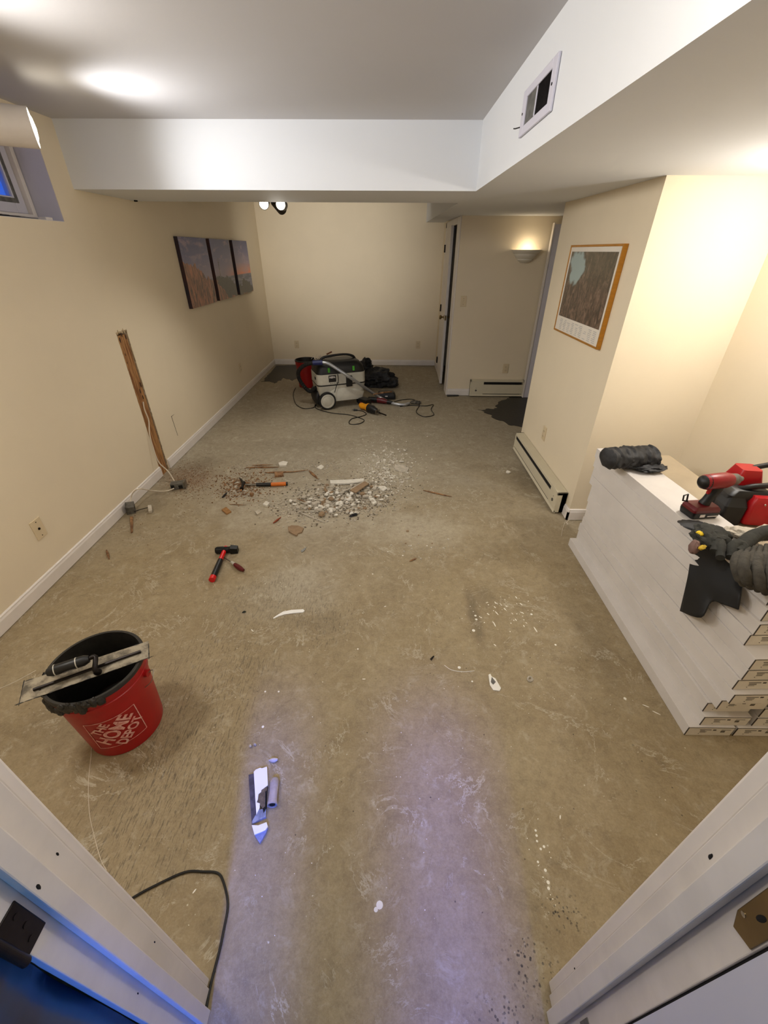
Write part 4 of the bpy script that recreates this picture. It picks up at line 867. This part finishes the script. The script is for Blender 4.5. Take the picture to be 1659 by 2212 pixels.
put('battery', MB().loft([(-.07, .10, .065, .045, .01, .001), (-.07, .10, .07, .05, .012, .02), (-.07, .10, .07, .05, .012, .10)]).xf(TS), BLACK, sw, bevel=.003)
put('battery_mark', MB().box((-.10, .048, .055), (-.05, .0495, .063)).xf(TS), mat('faded_red_print', (150, 60, 70), .6), sw)
# black and red drill case/tool
q0 = F(826, 872, 0); mt = thing('multi_tool', 'red and black corded power tool lying under the silver wand', 'power tool', q0)
TM = LT((q0.x - .06, q0.y + .02, 0), -.35)
put('body', MB().tube([(-.16, 0, .03), (-.05, 0, .036), (.05, 0, .038), (.14, 0, .032)], [.022, .034, .034, .024], 14, smooth=3).xf(TM), DKRED, mt, smooth=True)
put('grip_cover', MB().tube([(-.12, 0, .036), (.0, 0, .040)], [.034, .036], 14).xf(TM), BLACK, mt, smooth=True)
put('head', MB().tube([(.13, 0, .032), (.20, 0, .03)], [.026, .018], 12).xf(TM), BLACK, mt, smooth=True)
c3 = [(848, 872), (852, 868), (856, 866.6), (874, 862.8), (894, 863.3), (905.6, 874), (899, 889), (909.4, 898), (922, 900), (937, 895.7), (931, 884), (936, 874), (919.5, 876.7), (889, 875.4), (864, 878)]
put('power_cable', MB().tube([F(*p, .006) for p in c3], .0045, 8, smooth=6), BLACK, mt, smooth=True)
q0 = F(838, 864, 0); bx = thing('battery_charger', 'black box-shaped battery charger with small white mark behind the wand', 'battery charger', q0)
TB = LT((q0.x - .02, q0.y + .08, .001), .05)
put('case', MB().loft([(0, 0, .115, .07, .02, 0), (0, 0, .115, .07, .02, .05), (0, 0, .095, .055, .02, .085)]).xf(TB), BLACK, bx, smooth=True)
put('mark', MB().box((-.02, -.0725, .038), (.012, -.071, .05)).xf(TB), TRIM, bx)
put('wood_offcut', MB().tube([F(806, 852, .10), F(828, 848, .125), F(846, 846, .11)], [.008, .012, .010], 6), SPLINT, label='small wooden offcut resting on the black battery charger', cat='wood scrap')

# ------------------------------------------------------------------ wiring on the floor by the stud
e1 = thing('electrical_box', 'grey metal outlet box lying against the left baseboard with loose cable', 'electrical box', F(283, 1108))
q = F(282, 1112, 0); TE = LT((q.x - .005, q.y + .03, .03), .5, (.3, .1))
g = MB(); ring(g, -.028, .028, -.03, .03, -.028, .045, .004); put('box_shell', MB().box((-.028, -.03, -.028), (-.022, .03, .045)).add(g.v, g.f).xf(TE), GREYMETAL, e1)
put('box_opening', MB().box((.0, -.025, -.02), (.027, .025, .04)).xf(TE), VOID, e1)
cb = [F(282, 1092, .06), P(283, 1075, 0, -1.86), P(289, 1062, 0, -1.82), P(302, 1056, 0, -1.78), F(330, 1060, .03), F(357, 1061, .02), F(376, 1055, .03)]
put('cable', MB().tube(cb, .0042, 8, smooth=6), WIRE, e1, smooth=True)
put('cable', MB().tube([F(290, 1105, .02), F(305, 1100, .02), F(322, 1096, .015)], .003, 6, smooth=4), DARKMETAL, e1)
put('receptacle', MB().box((-.012, -.034, 0), (.012, .034, .022), rot=(.2, .1, .5)).xf(Matrix.Translation(F(325, 1102, .008))), PLASTER, e1, bevel=.003)
put('wood_shim', MB().prism([F(281, 1117, .002), F(288, 1117, .002), F(287, 1150, .002), F(283, 1152, .002)], (0, 0, .006)), SPLINT, label='pale tapered wood shim on the floor below the outlet box', cat='wood scrap')
e2 = thing('electrical_box', 'grey metal outlet box on dusty floor below the bare stud', 'electrical box', F(386, 1052))
q = F(386, 1054, 0); TE = LT((q.x, q.y, .022), .25)
put('box_shell', MB().box((-.05, -.03, -.02), (.05, .03, .03)).xf(TE), GREYMETAL, e2, bevel=.003)
put('box_opening', MB().box((-.045, -.032, -.012), (-.02, -.029, .02)).box((.01, -.032, -.014), (.04, -.029, .015)).xf(TE), VOID, e2)
put('bracket', MB().box((.05, -.035, -.02), (.062, .03, .04)).xf(TE), STEEL, e2)
wp = [P(309, 868, 0, -1.905), P(312, 884, 0, -1.900), P(321, 908, 0, -1.895), P(323, 936, 0, -1.892), P(329, 961, 0, -1.89), P(342, 997, 0, -1.87), P(362, 1017, 0, -1.82), F(374, 1035, .03), F(380, 1046, .03)]
put('cable', MB().tube(wp, .0045, 8, smooth=6), WIRE, e2, smooth=True)

# ------------------------------------------------------------------ hammers, screwdriver
def rod(name, parent, m, a, b_, r0, r1=None, seg=14, **k): return put(name, MB().tube([a, b_], [r0, r1 or r0], seg), m, parent, smooth=True, **k)
hm = thing('claw_hammer', 'hammer with black and orange grip lying in the rubble', 'hammer', F(560, 1047))
rod('shaft', hm, STEEL, F(530, 1047, .018), F(556, 1047, .018), .008)
rod('grip', hm, BLACK, F(554, 1047, .018), F(586, 1046.5, .018), .0145, .016); rod('grip_end', hm, ORANGE, F(585, 1046.5, .018), F(618, 1045, .018), .0155, .0165, label='orange rear half of the grip')
rod('grip_cap', hm, BLACK, F(618, 1045, .018), F(621, 1045, .018), .016)
put('head', MB().tube([F(522, 1056, .018), F(524, 1050, .018), F(527, 1042, .018)], [.014, .011, .013], 12).tube([F(525, 1045, .018), F(521, 1036, .022), F(517, 1032, .012)], [.010, .008, .003], 8), DARKMETAL, hm, smooth=True)
sl = thing('sledge_hammer', 'small sledge hammer with black head and red and black handle', 'hammer', F(483, 1210))
ha_, hb2 = F(488, 1182, .024), F(458, 1252, .020)
hd1, hd2 = F(466, 1189, .024), F(513, 1186, .024); dd = (hd2 - hd1).normalized(); Rm = Matrix((dd, Vector((0, 0, 1)).cross(dd), Vector((0, 0, 1)))).transposed().to_4x4()
L_ = (hd2 - hd1).length
put('head', MB().tube([(-L_ / 2 - .002, 0, 0), (-L_ / 2 + .008, 0, 0), (-L_ * .18, 0, 0), (-L_ * .12, 0, 0), (L_ * .12, 0, 0), (L_ * .2, 0, 0)], [.018, .0235, .0235, .021, .021, .0235], 8).hexa([(L_ * .18, -.022, -.022), (L_ * .52, -.019, -.0225), (L_ * .52, .019, -.0225), (L_ * .18, .022, -.022)], [(L_ * .18, -.022, .022), (L_ * .52, -.019, .014), (L_ * .52, .019, .014), (L_ * .18, .022, .022)]).xf(Matrix.Translation((hd1 + hd2) / 2) @ Rm), mat('black_forged_steel', (26, 26, 24), .4, .5), sl, bevel=.002)
m1 = ha_.lerp(hb2, .42)
rod('handle', sl, REDH, ha_, m1, .0125, .0135); rod('grip', sl, BLACK, m1, ha_.lerp(hb2, .93), .0155, .0175); rod('grip_cap', sl, REDH, ha_.lerp(hb2, .92), hb2 + (hb2 - ha_).normalized() * .004, .0185, .018, label='red end cap')
sd = thing('screwdriver', 'dark red handled screwdriver lying partly under the sledge hammer', 'screwdriver', F(508, 1220))
rod('blade_shaft', sd, STEEL, F(480, 1202, .008), F(502, 1215, .012), .0035, seg=10); rod('collar', sd, GREYP, F(500, 1214, .012), F(508, 1220, .013), .008, .011)
put('handle', MB().tube([F(507, 1219, .014), F(512, 1223, .014), F(519, 1228, .014), F(526, 1232, .014)], [.011, .0145, .0145, .009], 8), DKRED, sd, smooth=True)

# ------------------------------------------------------------------ foreground scrap, torn paint, curl, cord
def poly(name, pts, h, m, z0=.0005, parent=None, **k):
    return put(name, MB().prism([F(px, py, z0) for px, py in pts], (0, 0, h)), m, parent, **k)
sc7 = lambda pts: [(500 + x / 7.9, 1600 + y / 7.9) for x, y in pts]
dw = thing('drywall_scrap', 'broken strip of drywall with white face and torn paper, nearest the doorway', 'drywall scrap', F(560, 1740))
poly('gypsum_edge', sc7([(300, 605), (385, 580), (400, 900), (430, 1330), (355, 1440), (330, 1100)]), .010, GRIME, parent=dw)
poly('painted_face', sc7([(390, 560), (425, 522), (500, 492), (530, 502), (612, 472), (630, 790), (520, 870), (515, 905), (470, 940), (460, 1030), (440, 1080), (495, 1100), (490, 1180), (435, 1290), (415, 1000)]), .013, DRYPAINT, parent=dw)
poly('brown_paper', sc7([(520, 850), (625, 790), (600, 1000), (590, 1180), (540, 1190), (490, 1110), (440, 1080), (475, 940), (515, 900)]), .012, mat('torn_grey_brown_paper', (112, 98, 78), .9, var=.4, scale=70), parent=dw)
poly('dark_gap', sc7([(585, 900), (610, 880), (600, 1180), (560, 1260), (540, 1190), (585, 1150)]), .0135, VOID, parent=dw)
poly('gypsum_crumble', sc7([(415, 1300), (480, 1200), (600, 1180), (595, 1320), (470, 1380), (360, 1440), (360, 1400)]), .011, mat('pale_blue_grey_gypsum', (150, 156, 176), .9, var=.4, scale=60, bump=.6), parent=dw)
pc = thing('paper_curl', 'rolled grey paper curl beside the broken drywall strip', 'paper scrap', F(590, 1712))
g = MB(); a, b_ = F(594, 1682, .012), F(588, 1740, .016)
g.tube([a, a.lerp(b_, .25), a.lerp(b_, .55), a.lerp(b_, .75), b_], [.010, .013, .0125, .013, .015], 18, caps=False, smooth=4)
put('curl', g, mat('grey_paper', (176, 166, 166), .8, var=.25, scale=30, bump=.4), pc, smooth=True).modifiers.new('t', 'SOLIDIFY').thickness = -.002
put('core', MB().tube([b_ - (b_ - a) * .02, b_ - (b_ - a) * .25], .010, 10), VOID, pc)
tr_ = thing('drywall_scrap', 'pointed pale drywall shard at the lower end of the broken strip', 'drywall scrap', F(562, 1800))
poly('painted_face', sc7([(360, 1475), (470, 1480), (610, 1425), (630, 1500), (590, 1560), (530, 1590), (480, 1610), (405, 1640)]), .016, DRYPAINT, parent=tr_)
poly('broken_edge', sc7([(405, 1640), (480, 1612), (535, 1590), (630, 1500), (600, 1590), (490, 1770)]), .010, mat('blue_grey_gypsum', (140, 150, 196), .9, var=.25, scale=50), parent=tr_)
put('drywall_chip', MB().blob(F(590.5, 1642, .008), (.017, .0075, .0075), (0, 0, .1), .25, 3, 2, 16, .0005), mat('chip_face', (206, 200, 204), .8, var=.2), label='oval drywall chip just above the broken strip', cat='plaster chip', smooth=True)
put('drywall_chip', MB().blob(F(551, 1608, .006), (.006, .006, .006), (0, 0, .1), .25, 3, 3, 12, .0005).blob(F(541, 1611, .006), (.005, .007, .005), (0, 0, .3), .25, 3, 3, 12, .0005), PLASTER, label='two touching round plaster crumbs above the oval chip', cat='plaster chip')
poly('paint_peeling', [(1055, 1458), (1059, 1456), (1062, 1462), (1070, 1466), (1082, 1487), (1079, 1493), (1065, 1491), (1058, 1480)], .0025, PAINTW, label='torn flake of white paint with grey centre right of middle floor', cat='paint flake')
poly('paint_peeling', [(1062, 1463), (1071, 1474), (1065, 1480), (1060, 1474)], .0031, GREYMETAL, label='grey triangle at the centre of the torn white flake', cat='paint flake')
put('string_coil', MB().tube([F(1145 + 7 * math.cos(a * .7) * (1 - a * .03), 1466 + 7 * math.sin(a * .7) * (1 - a * .03), .003) for a in range(22)], .002, 6), PLASTER, label='little knotted coil of grey string on the floor right of the torn flake', cat='string')
poly('vinyl_strip', [(590, 1336), (600, 1329), (612, 1322), (630, 1318.5), (655, 1317), (658, 1320), (655, 1323.5), (632, 1325.5), (614, 1328), (602, 1332), (592, 1337)], .004, DRYPAINT, label='curved sliver of white material on scraped floor', cat='paint flake')
cdp = [(280, 1944), (294.7, 1934.7), (329, 1916), (398, 1884.5), (439, 1883), (470, 1886), (482.8, 1906.5), (492, 1953.5), (482.8, 2010), (473, 2057), (454.5, 2129), (444, 2190), (440, 2240), (436, 2300)]
put('extension_cord', MB().tube([F(*p, .0045) for p in cdp], .0035, 8, smooth=6), BLACK, smooth=True, label='thin black cord looping out around the left door jamb', cat='cord')
put('thread', MB().tube([F(198, 1615, .001), F(196, 1640, .001), F(191, 1690, .001), F(193, 1755, .001), F(202, 1800, .001), F(217, 1855, .001), F(230, 1880, .001)], .0011, 5, smooth=5), WIRE, label='long pale thread on the floor below the near red bucket', cat='thread')
put('thread', MB().tube([F(960, 1437, .001), F(975, 1447, .001), F(1000, 1451, .001), F(1025, 1449, .001)], .0013, 5, smooth=5), PAINTW, label='short curved white thread in the middle of the floor', cat='thread')
put('thread', MB().tube([F(0, 1487, .001), F(30, 1474, .001), F(60, 1458, .001), F(78, 1448, .001)], .0016, 5, smooth=3), WIRE, label='pale straight thread running left from the trowel blade', cat='thread')
put('loose_wire', MB().tube([F(1224, 1122, .002), F(1216, 1140, .002), F(1213, 1158, .002)], .0016, 5, smooth=3).tube([F(1227, 1133, .002), F(1224, 1128, .002), F(1229, 1123, .004)], .0025, 6, smooth=4), WIRE, label='short white wire at the foot of the column corner', cat='wire')

# wood and board scraps in the rubble
def stick(px0, py0, px1, py1, r, label, m=SPLINT, name='wood_splinter', z=.006, h=None):
    a, b_ = F(px0, py0, z), F(px1, py1, z); pts = [a.lerp(b_, t) + Vector((noise.noise(Vector((t * 9, px0, 0))) * r * .8, noise.noise(Vector((t * 9, px1, 4))) * r * .8, 0)) for t in (0, .25, .5, .75, 1)]
    put(name, MB().tube(pts, [r * .45, r, r * 1.1, r * .8, r * .35], 6), m, label=label, cat='wood scrap')
stick(531, 1010, 602, 1009, .007, 'long brown splinter at the top left of the rubble')
stick(545, 1005, 590, 1004, .005, 'thin splinter lying just behind the longest brown one', z=.012)
stick(572, 1021, 640, 1019, .007, 'ragged brown splinter in the middle of the rubble'); stick(625, 1020, 666, 1015, .004, 'thin pointed splinter touching the ragged brown one', z=.008)
stick(668, 1017, 686, 1034, .010, 'stubby brown stick slanting down right in the rubble')
stick(645, 1106, 702, 1129, .006, 'long thin pale stick below the main rubble pile', PLASTER)
stick(914, 1059, 977, 1073, .006, 'thin grey twig-like splinter on clear floor right of the rubble')
stick(590, 1130, 607, 1117, .007, 'reddish splinter below the rubble, left of the round board scrap', mat('reddish_wood', (140, 66, 34), .8))
stick(480, 1075, 490, 1064, .009, 'dark brown chip left of the rubble', DARKMETAL)
stick(495, 1089, 532, 1091, .003, 'hair-thin splinter below the hammer'); stick(230, 1188, 236, 1208, .007, 'small brown splinter near the left baseboard', SPLINT)
stick(884, 1212, 900, 1206, .005, 'small dark stick at lower right of the scattered chips'); stick(642, 1077, 662, 1085, .004, 'slim stick in the upper edge of the main pile', SPLINT, z=.014)
stick(520, 1060, 530, 1040, .010, 'pale wood piece under the head of the orange hammer', mat('pale_wood', (190, 140, 96), .8), z=.010)
poly('wood_block', [(593, 1022), (612, 1022), (613, 1030), (594, 1031)], .016, SPLINT, label='short brown wood block above the orange hammer', cat='wood scrap')
poly('wood_block', [(479, 1103), (489, 1097), (500, 1107), (490, 1112)], .010, mat('tan_wood', (164, 118, 66), .8, var=.3, scale=40), label='tan wood flake left below the rubble', cat='wood scrap')
poly('wood_block', [(551, 1107), (560, 1103), (565, 1108), (556, 1114)], .012, PLASTER, label='small grey brown crumb between tan flake and red splinter', cat='wood scrap')
bs = thing('board_scrap', 'tan rectangular drywall piece lying slanted on the rubble', 'drywall scrap', F(775, 1052))
poly('paper_face', [(756, 1060), (788, 1041), (797, 1046), (768, 1066)], .008, BOARD, z0=.022, parent=bs); poly('gypsum_core', [(756, 1060.5), (788, 1041.5), (797, 1046.5), (768, 1066.5)], .02, PLASTER, z0=.001, parent=bs)
poly('board_scrap', [(622, 1141), (630, 1137), (645, 1138), (656, 1143), (652, 1152), (644, 1154), (641, 1159), (633, 1155), (624, 1150)], .010, BOARD, label='rounded brown drywall scrap on clear floor below the rubble', cat='drywall scrap')
poly('board_scrap', [(713, 1040), (745, 1039), (786, 1036), (786, 1042), (750, 1046), (714, 1047)], .012, PLASTERW, label='long pale drywall strip above the slanted tan piece', cat='drywall scrap', z0=.006)
poly('board_scrap', [(851, 1010), (858, 1005), (874, 1007), (883, 1013), (880, 1020), (866, 1021), (854, 1017)], .010, PLASTER, label='rounded grey drywall scrap at the upper right of the rubble', cat='drywall scrap')
poly('board_scrap', [(684, 1012), (694, 1006), (700, 1010), (694, 1016)], .012, PLASTERW, label='white wedge of plaster at the top edge of the rubble', cat='drywall scrap')
poly('board_scrap', [(602, 1003), (612, 999), (622, 1001), (619, 1008), (604, 1009)], .016, PLASTERW, label='two-lobed white plaster lump at the top left of the rubble', cat='drywall scrap')
poly('board_scrap', [(568, 1093), (575, 1086), (583, 1089), (578, 1096)], .016, PLASTERW, label='white plaster lump at the lower left of the rubble', cat='drywall scrap')
poly('board_scrap', [(650, 1190), (662, 1183), (658, 1190), (652, 1194)], .004, GREYMETAL, label='small dark flake with white edge below the round board scrap', cat='drywall scrap')
poly('board_scrap', [(820, 1058), (830, 1052), (837, 1057), (828, 1063)], .012, PLASTERW, label='flat pale chip at the right edge of the rubble', cat='drywall scrap')
poly('board_scrap', [(798, 1080), (806, 1078), (814, 1088), (806, 1092)], .014, PLASTERW, label='pale chip beside the dark rag in the rubble', cat='drywall scrap')
put('torn_rag', MB().blob(F(763, 1113, .006), (.030, .012, .010), (0, 0, .5), .7, 5, 3, 18, .0005), BLACK, label='crumpled black scrap at the bottom edge of the rubble', cat='rag')
put('dark_leaf', MB().blob(F(527, 1322, .002), (.010, .006, .003), (0, 0, .3), .7, 5, 7, 12, .0003), mat('dark_green_bit', (30, 36, 24), .8), label='tiny dark bit left of the curved white sliver', cat='debris')
poly('floor_flake', [(929, 1424), (936, 1417), (938, 1418), (932, 1427)], .003, DARKMETAL, label='small dark flake alone in the middle of the floor', cat='debris')
put('plaster_lump', MB().blob(F(1098, 1020, .010), (.016, .02, .012), (0, 0, .4), .6, 4, 9, 18, .0005), PLASTERW, label='pale crumbled lump left of the long baseboard heater', cat='plaster chip')

# rubble chips: meshes shared, every larger chip its own object
def chip_mesh(seed, m):
    r = random.Random(seed); k = r.randint(5, 8); mb = MB(); a0 = r.random() * 6
    pts = [Vector((math.cos(a0 + 6.283 * i / k) * r.uniform(.6, 1.1), math.sin(a0 + 6.283 * i / k) * r.uniform(.45, .9), 0)) for i in range(k)]
    h = r.uniform(.35, .7); top = [p * r.uniform(.75, .95) + Vector((0, 0, h * r.uniform(.7, 1.1))) for p in pts]
    mb.add(pts + top, [tuple(range(k))[::-1], tuple(range(k, 2 * k))] + [(i, (i + 1) % k, k + (i + 1) % k, k + i) for i in range(k)])
    me = bpy.data.meshes.new('plaster_chip'); me.from_pydata([tuple(p) for p in mb.v], [], mb.f); me.materials.append(m); me.update(); return me
CH = [chip_mesh(i, m) for i, m in enumerate([PLASTER] * 5 + [PLASTERW] * 3 + [BOARD] * 2)]
WCH = [chip_mesh(50 + i, PLASTERW) for i in range(4)]; BCH = [chip_mesh(70 + i, m) for i, m in enumerate([SPLINT, SPLINT, BOARD])]
def scatter(name, n, cx, cy, rx, ry, meshes, smin, smax, label, group, cat, zmax=.0, shear=0):
    for i in range(n):
        while True:
            a, b_ = rnd.gauss(0, .5), rnd.gauss(0, .5)
            if a * a + b_ * b_ < 1: break
        p = F(cx + a * rx + b_ * shear, cy + b_ * ry); s_ = rnd.uniform(smin, smax) * (1.5 if rnd.random() < .12 else 1)
        o = bpy.data.objects.new(name, rnd.choice(meshes)); C.objects.link(o)
        o.location = (p.x, p.y, .0005 + (rnd.random() ** 2) * zmax); o.rotation_euler = (rnd.uniform(-.25, .25) if zmax else 0, rnd.uniform(-.25, .25) if zmax else 0, rnd.uniform(0, 6.28)); o.scale = (s_, s_, s_ * rnd.uniform(.5, 1))
        o['label'] = label; o['category'] = cat; o['group'] = group
L1 = 'small grey plaster chip in the main rubble pile'; L2 = 'small white plaster chip strewn right of the main rubble pile'
scatter('plaster_chip', 200, 735, 1078, 108, 40, CH, .011, .026, L1, 'plaster chips in the main pile', 'plaster chip', .014, -30)
scatter('plaster_chip', 80, 835, 1010, 64, 56, WCH + CH[:2], .008, .018, L2, 'white chips right of the pile', 'plaster chip', .004)
scatter('plaster_chip', 24, 905, 1180, 90, 38, CH, .005, .010, 'small crumb of plaster scattered below and right of the rubble', 'crumbs right below the pile', 'plaster chip')
scatter('wood_crumb', 46, 525, 1050, 45, 28, BCH + CH[:2], .008, .018, 'brown broken wood crumb around the orange hammer head', 'brown crumbs by the hammer', 'wood scrap', .008)
scatter('wood_crumb', 30, 415, 1030, 45, 36, BCH, .004, .009, 'brown crumb on the floor near the foot of the stud', 'brown crumbs by the stud', 'wood scrap')
def fines(name, zones, label, m, seed, cat='rubble dust'):
    r = random.Random(seed); mb = MB()
    for (n, cx, cy, rx, ry, smin, smax, sh_) in zones:
        for i in range(n):
            a, b_ = r.gauss(0, .55), r.gauss(0, .55); p = F(cx + a * rx + b_ * sh_, cy + b_ * ry); s_ = r.uniform(smin, smax); ang = r.random() * 6.28; k = r.randint(3, 5)
            mb.prism([(p.x + s_ * math.cos(ang + 6.28 * j / k) * r.uniform(.6, 1.2), p.y + s_ * math.sin(ang + 6.28 * j / k) * r.uniform(.5, 1), .0003) for j in range(k)], (0, 0, s_ * r.uniform(.4, .9)))
    put(name, mb, m, kind='stuff', label=label, cat=cat)
fines('rubble_fines', [(1700, 740, 1075, 112, 42, .003, .009, -30), (500, 650, 1095, 75, 22, .003, .008, 0), (200, 800, 1090, 60, 20, .003, .008, 0), (260, 545, 1012, 50, 25, .003, .007, 0), (200, 700, 1010, 60, 14, .003, .008, 0), (200, 530, 1068, 55, 14, .003, .008, 0), (120, 930, 1190, 90, 30, .0015, .004, 0), (150, 820, 1120, 120, 40, .0015, .004, 0)], 'fine grey plaster crumbs spread through the rubble', PLASTER, 3)
fines('gravel_fines', [(900, 740, 1078, 105, 38, .003, .009, -30), (250, 820, 1030, 60, 50, .002, .006, 0)], 'darker grey brown grit mixed through the main rubble pile', mat('grey_brown_grit', (120, 108, 90), .9, var=.3), 9)
fines('white_fines', [(500, 835, 1010, 62, 54, .003, .008, 0), (120, 940, 1070, 90, 40, .0015, .004, 0), (90, 760, 960, 200, 30, .0015, .004, 0), (120, 860, 900, 200, 60, .0015, .004, 0)], 'fine white plaster specks right of the rubble', PLASTERW, 4)
fines('wood_fines', [(700, 525, 1050, 60, 30, .002, .008, 0), (1100, 410, 1036, 50, 36, .001, .004, 0), (60, 300, 1150, 60, 60, .0015, .004, 0)], 'fine brown wood crumbs by hammer and stud', SPLINT, 5)
fines('floor_specks', [(150, 700, 1250, 500, 250, .001, .003, 0), (110, 800, 1700, 500, 300, .0008, .002, 0), (50, 1250, 1450, 160, 160, .001, .002, 0)], 'loose pale specks dotted over the whole floor', PAINTW, 6)
fines('dark_specks', [(110, 800, 1350, 500, 300, .0008, .002, 0), (70, 900, 950, 400, 80, .0015, .003, 0)], 'loose dark specks dotted over the whole floor', DARKMETAL, 8)
# white paint drops and splashes
pd = MB(); r = random.Random(12)
def drop(px, py, rr, sx=1, ang=0):
    p = F(px, py); k = 12; pd.prism([(p.x + rr * sx * math.cos(t) * math.cos(ang) - rr * math.sin(t) * math.sin(ang), p.y + rr * sx * math.cos(t) * math.sin(ang) + rr * math.sin(t) * math.cos(ang), .0002) for t in [6.283 * i / k for i in range(k)]], (0, 0, .0006))
for (px, py, rr) in ((1157, 1794, .0036), (1159, 1805, .0038), (1160, 1817, .0034), (1175, 1829, .004), (1168, 1834, .0036), (1162, 1862, .0034), (1178, 1880, .0042), (1184, 1906, .0048), (1185, 1919, .0042), (1163, 1870, .0015), (1187, 1841, .0015), (1190, 1853, .0015), (1173, 1895, .0018), (1189, 1933, .0015), (1194, 1942, .0016), (1200, 1955, .0012), (1139, 1811, .0016), (1143, 1835, .0015), (1182, 1940, .001)): drop(px, py, rr)
for i in range(60):
    px, py = 1088 + r.gauss(0, 36), 1325 + r.gauss(0, 30); drop(px, py, r.uniform(.001, .0035), r.choice([1, 1, 1, 3, 6]), r.uniform(1.6, 2.4))
for (px, py, rr) in ((1023, 1362, .008), (1148, 1327, .006), (1029, 1338, .006), (1027, 1330, .006), (773, 1402, .004), (1020, 1472, .004), (992, 1442, .007), (1350, 1509, .006), (1200, 1393, .005), (573, 1494, .004), (602, 1494, .004), (568, 1570, .005), (820, 1955, .01), (812, 1965, .006), (805, 1240, .004), (870, 1200, .005)): drop(px, py, rr)
for (px, py, L_, a_) in ((1395, 1525, 12, -.5), (1418, 1540, 14, -.6), (420, 1925, 6, 1), (786, 1467, 7, 0), (832, 1310, 6, .4), (545, 1362, 10, -.7), (1210, 1765, 6, 1.2)): drop(px, py, .002, L_ * .55, a_)
put('paint_spatter', pd, PAINTW, kind='stuff', label='dried white paint drops and splashes on the concrete', cat='paint spatter')
